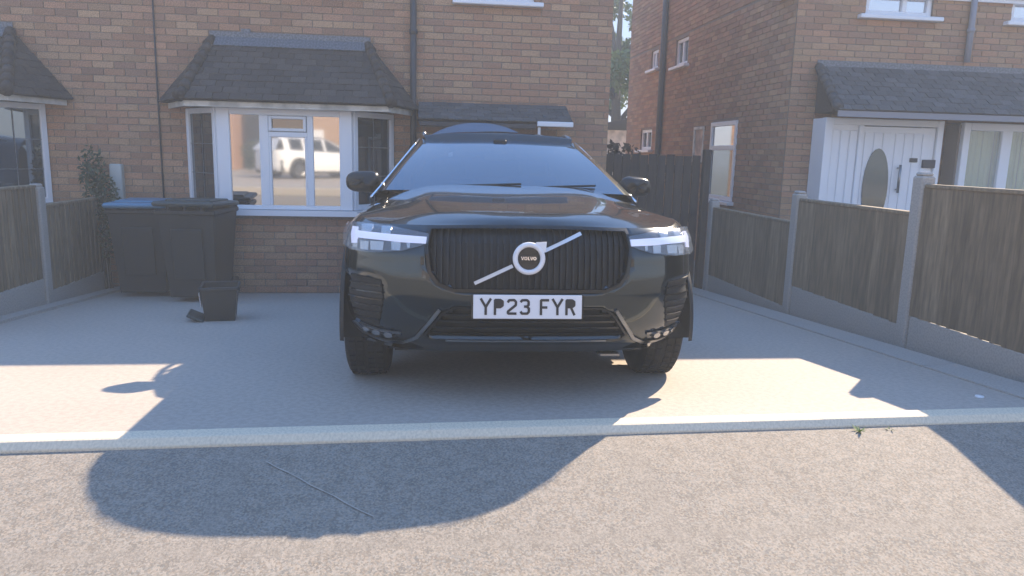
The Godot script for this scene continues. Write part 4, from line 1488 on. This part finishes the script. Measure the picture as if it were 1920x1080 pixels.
# ------------------------------------------------------------------ bins
func wheelie_bin(label: String, at: Vector3, turn: float, lid: Material, ajar: float):
	var b := thing("wheelie_bin", label, "bin", at, turn, "bins against the front wall")
	var st := begin()
	var lo := [Vector3(-0.22, 0.06, -0.24), Vector3(0.22, 0.06, -0.24), Vector3(0.22, 0.06, 0.22), Vector3(-0.22, 0.06, 0.22)]
	var hi := [Vector3(-0.275, 0.925, -0.33), Vector3(0.275, 0.925, -0.33), Vector3(0.275, 0.925, 0.31), Vector3(-0.275, 0.925, 0.31)]
	for i in 4:
		var j := (i + 1) % 4
		quad(st, lo[i], lo[j], hi[j], hi[i], lo[i] + lo[j] - Vector3(0, 0.12, 0))
	quad(st, lo[0], lo[1], lo[2], lo[3], Vector3.DOWN)
	box(st, Vector3(0, 0.91, -0.01), Vector3(0.58, 0.05, 0.68), Basis(), 0.012)
	box(st, Vector3(0, 0.5, 0.285), Vector3(0.30, 0.5, 0.02), Basis(Vector3.RIGHT, 0.098), 0.006)
	obj("body", st, M.bin_body, b)
	st = begin()
	var tl := Basis(Vector3.RIGHT, -ajar)
	var hinge := Vector3(0, 0.945, -0.34)
	box(st, hinge + tl * Vector3(0, 0.025, 0.35), Vector3(0.60, 0.05, 0.72), tl, 0.018)
	box(st, hinge + tl * Vector3(0, 0.055, 0.33), Vector3(0.44, 0.03, 0.5), tl, 0.012)
	obj("lid", st, lid, b)
	for x in [-0.16, 0.0, 0.16]:
		st = begin()
		box(st, Vector3(x, 0.955, 0.315), Vector3(0.03, 0.05, 0.03), Basis(), 0.008)
		obj("rib", st, M.bin_body, b)
	st = begin(true)
	tube(st, PackedVector3Array([Vector3(-0.26, 0.935, -0.37), Vector3(0.26, 0.935, -0.37)]), 0.018, 8)
	obj("handle", st, M.bin_body, b)
	for x in [-0.24, 0.24]:
		st = begin(true)
		lathe_x(st, [Vector2(-0.025, 0.0), Vector2(-0.025, 0.09), Vector2(-0.018, 0.10), Vector2(0.018, 0.10), Vector2(0.025, 0.09), Vector2(0.025, 0.0)], Vector3(x, 0.10, -0.28), 20)
		obj("wheel", st, M.tyre, b)

func black_box():
	var b := thing("recycling_box", "small black open box with pale label standing on the driveway", "box", Vector3(-1.70, ground(-6.42) + 0.004, -6.42), 0.18)
	var st := begin()
	var lo := [Vector3(-0.115, 0.0, -0.13), Vector3(0.115, 0.0, -0.13), Vector3(0.115, 0.0, 0.13), Vector3(-0.115, 0.0, 0.13)]
	var hi := [Vector3(-0.145, 0.29, -0.16), Vector3(0.145, 0.29, -0.16), Vector3(0.145, 0.29, 0.16), Vector3(-0.145, 0.29, 0.16)]
	for i in 4:
		var j := (i + 1) % 4
		var c := Vector3(0, 0, 0)
		quad(st, lo[i], lo[j], hi[j], hi[i], (lo[i] + lo[j]))
		quad(st, lo[i] * 0.94 + Vector3(0, 0.012, 0), lo[j] * 0.94 + Vector3(0, 0.012, 0), hi[j] * Vector3(0.94, 1, 0.94), hi[i] * Vector3(0.94, 1, 0.94), -(lo[i] + lo[j]) + c)
	quad(st, lo[0], lo[1], lo[2], lo[3], Vector3.DOWN)
	box(st, Vector3(0, 0.14, 0.0), Vector3(0.22, 0.2, 0.24))
	for e in [[0.0, 0.16, 0.31, 0.022], [0.0, -0.16, 0.31, 0.022]]:
		box(st, Vector3(e[0], 0.285, e[1]), Vector3(e[2], 0.03, e[3]), Basis(), 0.006)
	for x in [-0.148, 0.148]:
		box(st, Vector3(x, 0.285, 0), Vector3(0.022, 0.03, 0.298), Basis(), 0.006)
	obj("body", st, M.bin_body, b)
	st = begin()
	box(st, Vector3(-0.150, 0.19, 0.10), Vector3(0.008, 0.12, 0.06), Basis(Vector3.BACK, 0.1), 0.002)
	obj("label", st, M.label_white, b)
	st = begin()
	box(st, Vector3(-0.19, 0.045, 0.05), Vector3(0.14, 0.025, 0.26), Basis(Vector3.BACK, -0.45), 0.008)
	obj("lid", st, M.bin_lid_dark, b)

# ------------------------------------------------------------------ plants
func shrub(called: String, label: String, at: Vector3, blobs: Array, m: Material, size: float, per: int, sd: int):
	var r := RandomNumberGenerator.new()
	r.seed = sd
	var t := thing(called, label, "shrub", at)
	var st := begin()
	for b in blobs:
		leaves(st, b[0], b[1], int(per * b[1].x * b[1].y * b[1].z * 60.0), size, r)
	obj("foliage", st, m, t)
	st = begin()
	for b in blobs:
		tube(st, PackedVector3Array([Vector3(r.randf_range(-0.05, 0.05), 0, 0), Vector3(b[0].x * 0.5, b[0].y * 0.5, b[0].z * 0.5), b[0]]), 0.018, 6, 0.006)
	obj("stem", st, M.bark, t)

func tree(label: String, at: Vector3, height: float, spread: float, sd: int, m: Material, count: int, leaf: float):
	var r := RandomNumberGenerator.new()
	r.seed = sd
	var t := thing("tree", label, "tree", at, 0.0)
	var st := begin(true)
	tube(st, PackedVector3Array([Vector3.ZERO, Vector3(0.05, height * 0.25, 0.04), Vector3(-0.03, height * 0.5, 0), Vector3(0.04, height * 0.85, 0.02)]), height * 0.03, 9, height * 0.006)
	var lf := begin()
	for k in 16:
		var a := r.randf() * TAU
		var y0 := height * r.randf_range(0.22, 0.6)
		var e := Vector3(cos(a) * spread * r.randf_range(0.35, 1.0), y0 + height * r.randf_range(0.05, 0.35), sin(a) * spread * r.randf_range(0.35, 1.0))
		tube(st, PackedVector3Array([Vector3(0, y0, 0), Vector3(e.x * 0.5, lerpf(y0, e.y, 0.6), e.z * 0.5), e]), height * 0.011, 6, height * 0.003)
		leaves(lf, e, Vector3(0.42, 0.34, 0.42) * spread * 0.62, int(count / 16.0), leaf, r)
	obj("trunk", st, M.bark, t)
	obj("crown", lf, m, t)

func weed(at: Vector3, s: float, sd: int, where: String):
	var r := RandomNumberGenerator.new()
	r.seed = sd
	var w := thing("weed", where, "weed", at, 0.0)
	var st := begin()
	for i in 14:
		var a := r.randf() * TAU
		var d := Vector3(cos(a), 0, sin(a))
		var l := s * r.randf_range(0.5, 1.0)
		var p := d * l + Vector3(0, l * r.randf_range(0.25, 0.9), 0)
		var sd2 := Vector3(-d.z, 0, d.x) * l * 0.16
		st.set_color(Color(1, 1, 1) * r.randf_range(0.7, 1.3))
		quad(st, Vector3.ZERO, p * 0.55 + sd2, p, p * 0.55 - sd2, Vector3.UP)
	obj("leaves", st, M.leaf_light, w)

# ------------------------------------------------------------------ the other side of the road
func opposite_house(label: String, x: float, z: float, tone: Material):
	var h := thing("brick_house", label, "house", Vector3(x, 0.1, z), PI)
	var st := begin()
	box(st, Vector3(0, 2.5, -3.5), Vector3(8.0, 5.0, 7.0))
	obj("wall", st, tone, h)
	st = begin()
	for e in [[0.25, -3.5], [-7.25, -3.5]]:
		var a := Vector3(0, 4.95, e[0])
		var b := Vector3(0, 7.6, e[1])
		var d := b - a
		var n := Vector3(0, absf(d.z), absf(d.y) * signf(e[0] - e[1])).normalized()
		box(st, (a + b) / 2 + n * 0.06, Vector3(8.4, 0.12, d.length()), Basis(Vector3.RIGHT, n, Vector3.RIGHT.cross(n)))
	obj("roof", st, M.roof_tile_2, h)
	for w in [[-2.3, 3.0, 1.5, 1.1], [2.3, 3.0, 1.5, 1.1], [-2.3, 0.85, 1.9, 1.25]]:
		var t := frame(Vector3(w[0] - w[2] / 2, w[1], 0.0), Vector3.RIGHT)
		var bars := ring_bars(R(0, 0, w[2], w[3]), 0.07)
		bars.append(R(w[2] / 2 - 0.03, 0.07, w[2] / 2 + 0.03, w[3] - 0.07))
		var n := Node3D.new()
		n.name = "window"
		h.add_child(n, true)
		window_bars(n, t, bars, 0.06, 0.06, M.upvc)
		pane(n, t, R(0.07, 0.07, w[2] - 0.07, w[3] - 0.07), 0.02, M.dark_glass)
	st = begin()
	box(st, Vector3(2.2, 1.05, 0.03), Vector3(2.3, 2.1, 0.06), Basis(), 0.01)
	for k in 5:
		box(st, Vector3(2.2, 0.25 + k * 0.41, 0.065), Vector3(2.15, 0.36, 0.03), Basis(), 0.01)
	obj("garage_door", st, M.upvc, h)

func sheet(x0: float, x1: float, zs: Array, step: float, yf: Callable, sd: int, amount: float, skew := 0.0) -> SurfaceTool:
	var n := FastNoiseLite.new()
	n.seed = sd
	n.frequency = 0.35
	n.fractal_octaves = 4
	var st := begin(true)
	var nx := int(ceil((x1 - x0) / step))
	for i in nx:
		for j in zs.size() - 1:
			var p := []
			for k in [[0, 0], [1, 0], [1, 1], [0, 1]]:
				var x := lerpf(x0, x1, float(i + k[0]) / nx)
				var z: float = zs[j + k[1]]
				z -= skew * x * smoothstep(-4.5, -3.1, z)
				p.append(Vector3(x, yf.call(x, z), z))
			for k in [0, 1, 2, 0, 2, 3]:
				var v: float = 1.0 + amount * n.get_noise_2d(p[k].x * 2.0, p[k].z * 2.0)
				st.set_color(Color(v, v, v * (1.0 + 0.2 * amount * n.get_noise_2d(p[k].x + 50.0, p[k].z))))
				st.add_vertex(p[k])
	return st

func _ready():
	# ---- camera
	var cam := Camera3D.new()
	cam.name = "camera"
	add_child(cam)
	cam.position = Vector3(0, 1.2, 0)
	cam.rotation_degrees = Vector3(-10.2, -7.0, 1.4)
	cam.fov = 42.46
	cam.near = 0.05
	cam.far = 900.0
	cam.current = true
	# ---- sky, air and exposure
	var we := WorldEnvironment.new()
	we.name = "world"
	var env := Environment.new()
	env.background_mode = Environment.BG_SKY
	var sm := ProceduralSkyMaterial.new()
	sm.sky_top_color = lin(0.16, 0.36, 0.80)
	sm.sky_horizon_color = lin(0.62, 0.76, 0.90)
	sm.sky_curve = 0.16
	sm.ground_horizon_color = lin(0.45, 0.45, 0.42)
	sm.ground_bottom_color = lin(0.25, 0.24, 0.22)
	sm.sun_angle_max = 24.0
	sm.sun_curve = 0.12
	var sky := Sky.new()
	sky.sky_material = sm
	env.sky = sky
	env.background_energy_multiplier = 0.58
	env.tonemap_mode = Environment.TONE_MAPPER_LINEAR
	env.tonemap_exposure = 2.95
	env.sdfgi_enabled = true
	env.ssao_enabled = true
	env.ssil_enabled = true
	env.fog_enabled = true
	env.fog_light_color = lin(0.84, 0.89, 0.92)
	env.fog_density = 0.0115
	we.environment = env
	add_child(we)
	# ---- sun, behind the right-hand house
	var sun := DirectionalLight3D.new()
	sun.name = "sun"
	add_child(sun)
	sun.light_energy = 1.6
	sun.light_color = Color(1.0, 0.92, 0.81)
	sun.light_angular_distance = 0.5
	sun.shadow_enabled = true
	var az := deg_to_rad(41.0)
	var el := deg_to_rad(32.0)
	sun.look_at_from_position(Vector3.ZERO, -Vector3(sin(az) * cos(el), sin(el), -cos(az) * cos(el)))

	rng.seed = 17
	make_materials()
	# ---- ground
	var st := begin(true)
	var zs := [-400.0, -60.0, -9.0, -3.16, -3.14, 60.0, 400.0]
	for i in zs.size() - 1:
		var y0 := ground(zs[i]) - (0.3 if zs[i] > -3.15 else 0.03)
		var y1 := ground(zs[i + 1]) - (0.3 if zs[i + 1] > -3.15 else 0.03)
		quad(st, Vector3(-400, y0, zs[i]), Vector3(400, y0, zs[i]), Vector3(400, y1, zs[i + 1]), Vector3(-400, y1, zs[i + 1]), Vector3.UP)
	struct("ground", st, M.far_ground)
	var zr := []
	for i in 33: zr.append(-3.17 + i * 0.2553)
	struct("road", sheet(-24.0, 24.0, zr, 0.2, func(_x, z): return road_y(z), 3, 0.10), M.road_asphalt)
	var zd := []
	for i in 26: zd.append(lerpf(-9.3, -3.12, i / 25.0))
	struct("driveway", sheet(-3.56, 3.46, zd, 0.25, func(_x, z): return ground(z) + 0.004, 4, 0.09, 0.021), M.drive_surface)
	st = begin()
	box(st, Vector3(0, 0.0, 6.2), Vector3(48, 0.24, 2.0), Basis(), 0.02)
	struct("pavement", st, M.concrete)
	st = begin()
	box(st, Vector3(0, -0.03, 15.6), Vector3(48, 0.24, 16.8), Basis(), 0.02)
	struct("far_driveway", st, M.drive_surface)
	st = begin()
	for i in 9:
		var a := Vector3(-0.62 + i * 0.05, 0, -2.90 + i * 0.045 + 0.004 * sin(i * 1.9))
		var b := Vector3(-0.62 + (i + 1) * 0.05, 0, -2.90 + (i + 1) * 0.045 + 0.004 * sin((i + 1) * 1.9))
		var w := 0.004 + 0.001 * sin(i * 2.3)
		quad(st, Vector3(a.x, road_y(a.z) + 0.004, a.z - w), Vector3(b.x, road_y(b.z) + 0.004, b.z - w), Vector3(b.x, road_y(b.z) + 0.004, b.z + w), Vector3(a.x, road_y(a.z) + 0.004, a.z + w), Vector3.UP)
	struct("road_seam", st, M.seam_grey)
	# kerb of flush stones along the foot of the drive
	var kerb := Node3D.new()
	kerb.name = "kerb"
	add_child(kerb)
	kerb.set_meta("kind", "structure")
	st = begin()
	prism(st, PackedVector2Array([Vector2(-0.055, -0.08), Vector2(-0.055, 0.070), Vector2(-0.052, 0.072), Vector2(0.022, 0.072), Vector2(0.032, 0.069), Vector2(0.056, 0.045), Vector2(0.058, 0.04), Vector2(0.058, -0.08)]), Transform3D(Basis(Vector3.BACK, Vector3.UP, Vector3.LEFT), Vector3(0.4572, 0, 0)), 0.9144)
	var stone := done(st)
	var tilt := atan(0.021)
	for i in 26:
		var x := -11.4 + i * 0.915
		var o := put("kerb_stone", stone, M.kerb_concrete, kerb)
		o.position = Vector3(x, -0.062 + rng.randf_range(-0.001, 0.001), -3.122 - 0.021 * x)
		o.rotation.y = tilt + rng.randf_range(-0.002, 0.002)
	# pale concrete edging along both fences
	st = begin()
	for i in 6:
		var z0 := -8.9 + i * 0.93
		var z1 := z0 + 0.922
		for e in [[3.30, 0.22], [-3.42, 0.20]]:
			quad(st, Vector3(e[0] - e[1] / 2, ground(z0) + 0.014, z0), Vector3(e[0] + e[1] / 2, ground(z0) + 0.03, z0), Vector3(e[0] + e[1] / 2, ground(z1) + 0.03, z1), Vector3(e[0] - e[1] / 2, ground(z1) + 0.014, z1), Vector3.UP)
			var s := signf(e[0])
			quad(st, Vector3(e[0] - s * e[1] / 2, ground(z0) - 0.02, z0), Vector3(e[0] - s * e[1] / 2, ground(z1) - 0.02, z1), Vector3(e[0] - s * e[1] / 2, ground(z1) + (0.014 if s > 0 else 0.03), z1), Vector3(e[0] - s * e[1] / 2, ground(z0) + (0.014 if s > 0 else 0.03), z0), Vector3(-s, 0, 0))
	struct("path_edging", st, M.concrete)

	# ---- buildings and fences
	left_house()
	right_house()
	fence("timber fence with concrete posts stepping down beside the right-hand house", 3.56, 1.0, [[-8.8, 0.70], [-6.72, 0.90], [-4.97, 1.12], [-3.18, 1.26]], [[-8.74, -6.78, 0.63, -0.21], [-6.66, -5.03, 0.86, 0.02], [-4.91, -3.24, 1.065, 0.11]])
	fence("low timber fence beside the bins on the left of the driveway", -3.58, -1.0, [[-8.8, 0.66], [-7.44, 0.80], [-5.5, 0.96]], [[-8.74, -7.50, 0.63, -0.20], [-7.38, -5.56, 0.82, -0.06]])
	side_gate()

	# ---- the car on the drive
	var car := make_car("parked_car", "dark blue-black parked SUV with slanted grille bar and white number plate", "car", M.car_paint, true)
	var cz := -4.28
	car.transform = Transform3D(Basis(Vector3.UP, deg_to_rad(-1.5)) * Basis(Vector3.RIGHT, -atan(0.073)), Vector3(0.535, ground(cz) + 0.004, cz))
	# ---- bins and the small box
	wheelie_bin("wheelie bin with flat blue lid beside the left fence", Vector3(-2.90, ground(-8.2) + 0.004, -8.22), 0.06, M.bin_lid_blue, 0.0)
	wheelie_bin("wheelie bin with dark lid next to the bay window", Vector3(-2.24, ground(-7.75) + 0.004, -7.78), -0.10, M.bin_lid_dark, 0.03)
	black_box()
	# ---- plants and things seen between the houses
	tree("pale leafy tree glimpsed in the gap between the houses", Vector3(6.3, -0.43, -24.5), 8.6, 2.9, 41, M.leaf_light, 14000, 0.11)
	shrub("garden_shrub", "brown-leaved shrub rising behind the side gate", Vector3(2.62, -0.43, -9.9), [[Vector3(0, 1.45, 0), Vector3(0.36, 0.42, 0.3)], [Vector3(0.35, 1.25, 0.05), Vector3(0.3, 0.4, 0.3)]], M.leaf_brown, 0.05, 220, 42)
	shrub("wall_shrub", "green climbing shrub on the brick wall behind the blue-lidded bin", Vector3(-3.5, -0.43, -8.72), [[Vector3(-0.10, 1.35, 0), Vector3(0.15, 0.28, 0.08)], [Vector3(-0.02, 1.05, 0.02), Vector3(0.20, 0.30, 0.10)], [Vector3(0.02, 0.7, 0.04), Vector3(0.16, 0.35, 0.1)]], M.leaf_shade, 0.03, 1500, 43)
	var shed := thing("garden_shed", "pale salmon outbuilding in the gap behind the houses", "shed", Vector3(5.55, -0.43, -21.5))
	st = begin()
	box(st, Vector3(0, 1.2, -1.0), Vector3(1.9, 2.4, 2.0))
	obj("wall", st, M.render_pale, shed)
	st = begin()
	box(st, Vector3(0, 2.62, -0.95), Vector3(2.2, 0.08, 2.4), Basis(Vector3.BACK, 0.18))
	prism(st, PackedVector2Array([Vector2(-0.95, 2.4), Vector2(0.95, 2.4), Vector2(0.95, 2.76)]), Transform3D(Basis(), Vector3(0, 0, -0.2)), 0.18)
	obj("roof", st, M.roof_felt, shed)
	# ---- small things on the ground
	weed(Vector3(2.02, -0.035, -3.06), 0.045, 51, "tuft of green weed at the kerb in the sun")
	weed(Vector3(2.18, -0.035, -3.07), 0.03, 52, "smaller weed in the kerb joint, nearer the fence")
	var cap := thing("stop_tap_cover", "small white cover set in the driveway near the fence", "cover", Vector3(2.98, ground(-3.5) + 0.004, -3.5))
	st = begin(true)
	var prof := PackedVector3Array([Vector3(0, 0, 0), Vector3(0, 0.008, 0)])
	tube(st, prof, 0.022, 16)
	obj("lid", st, M.upvc, cap)

	var hg := thing("hedge", "clipped dark hedge across the road, mirrored in the bay window", "hedge", Vector3(-5.6, 0.09, 18.5))
	var hr := RandomNumberGenerator.new()
	hr.seed = 61
	st = begin()
	for i in 12:
		leaves(st, Vector3(-2.2 + i * 0.4, 0.75 + 0.06 * sin(i * 1.7), 0), Vector3(0.42, 0.78, 0.45), 380, 0.055, hr)
	obj("foliage", st, M.leaf_shade, hg)
	# ---- across the road: what the windows mirror
	opposite_house("brick house across the road, mirrored in the bay window", -4.0, 23.0, M.brick_3)
	opposite_house("second brick house across the road, mirrored in the porch window", 6.5, 23.3, M.brick_1)
	opposite_house("red brick house at the far end across the road", -13.5, 22.8, M.brick_0)
	var other := make_car("parked_car", "white car across the road, mirrored in the bay window", "car", M.car_paint_white, false)
	other.transform = Transform3D(Basis(Vector3.UP, deg_to_rad(48.0)), Vector3(-3.1, 0.09, 15.0))
	tree("round tree across the road beside the opposite houses", Vector3(1.4, 0, 16.0), 5.0, 1.8, 44, M.leaf_shade, 5000, 0.10)
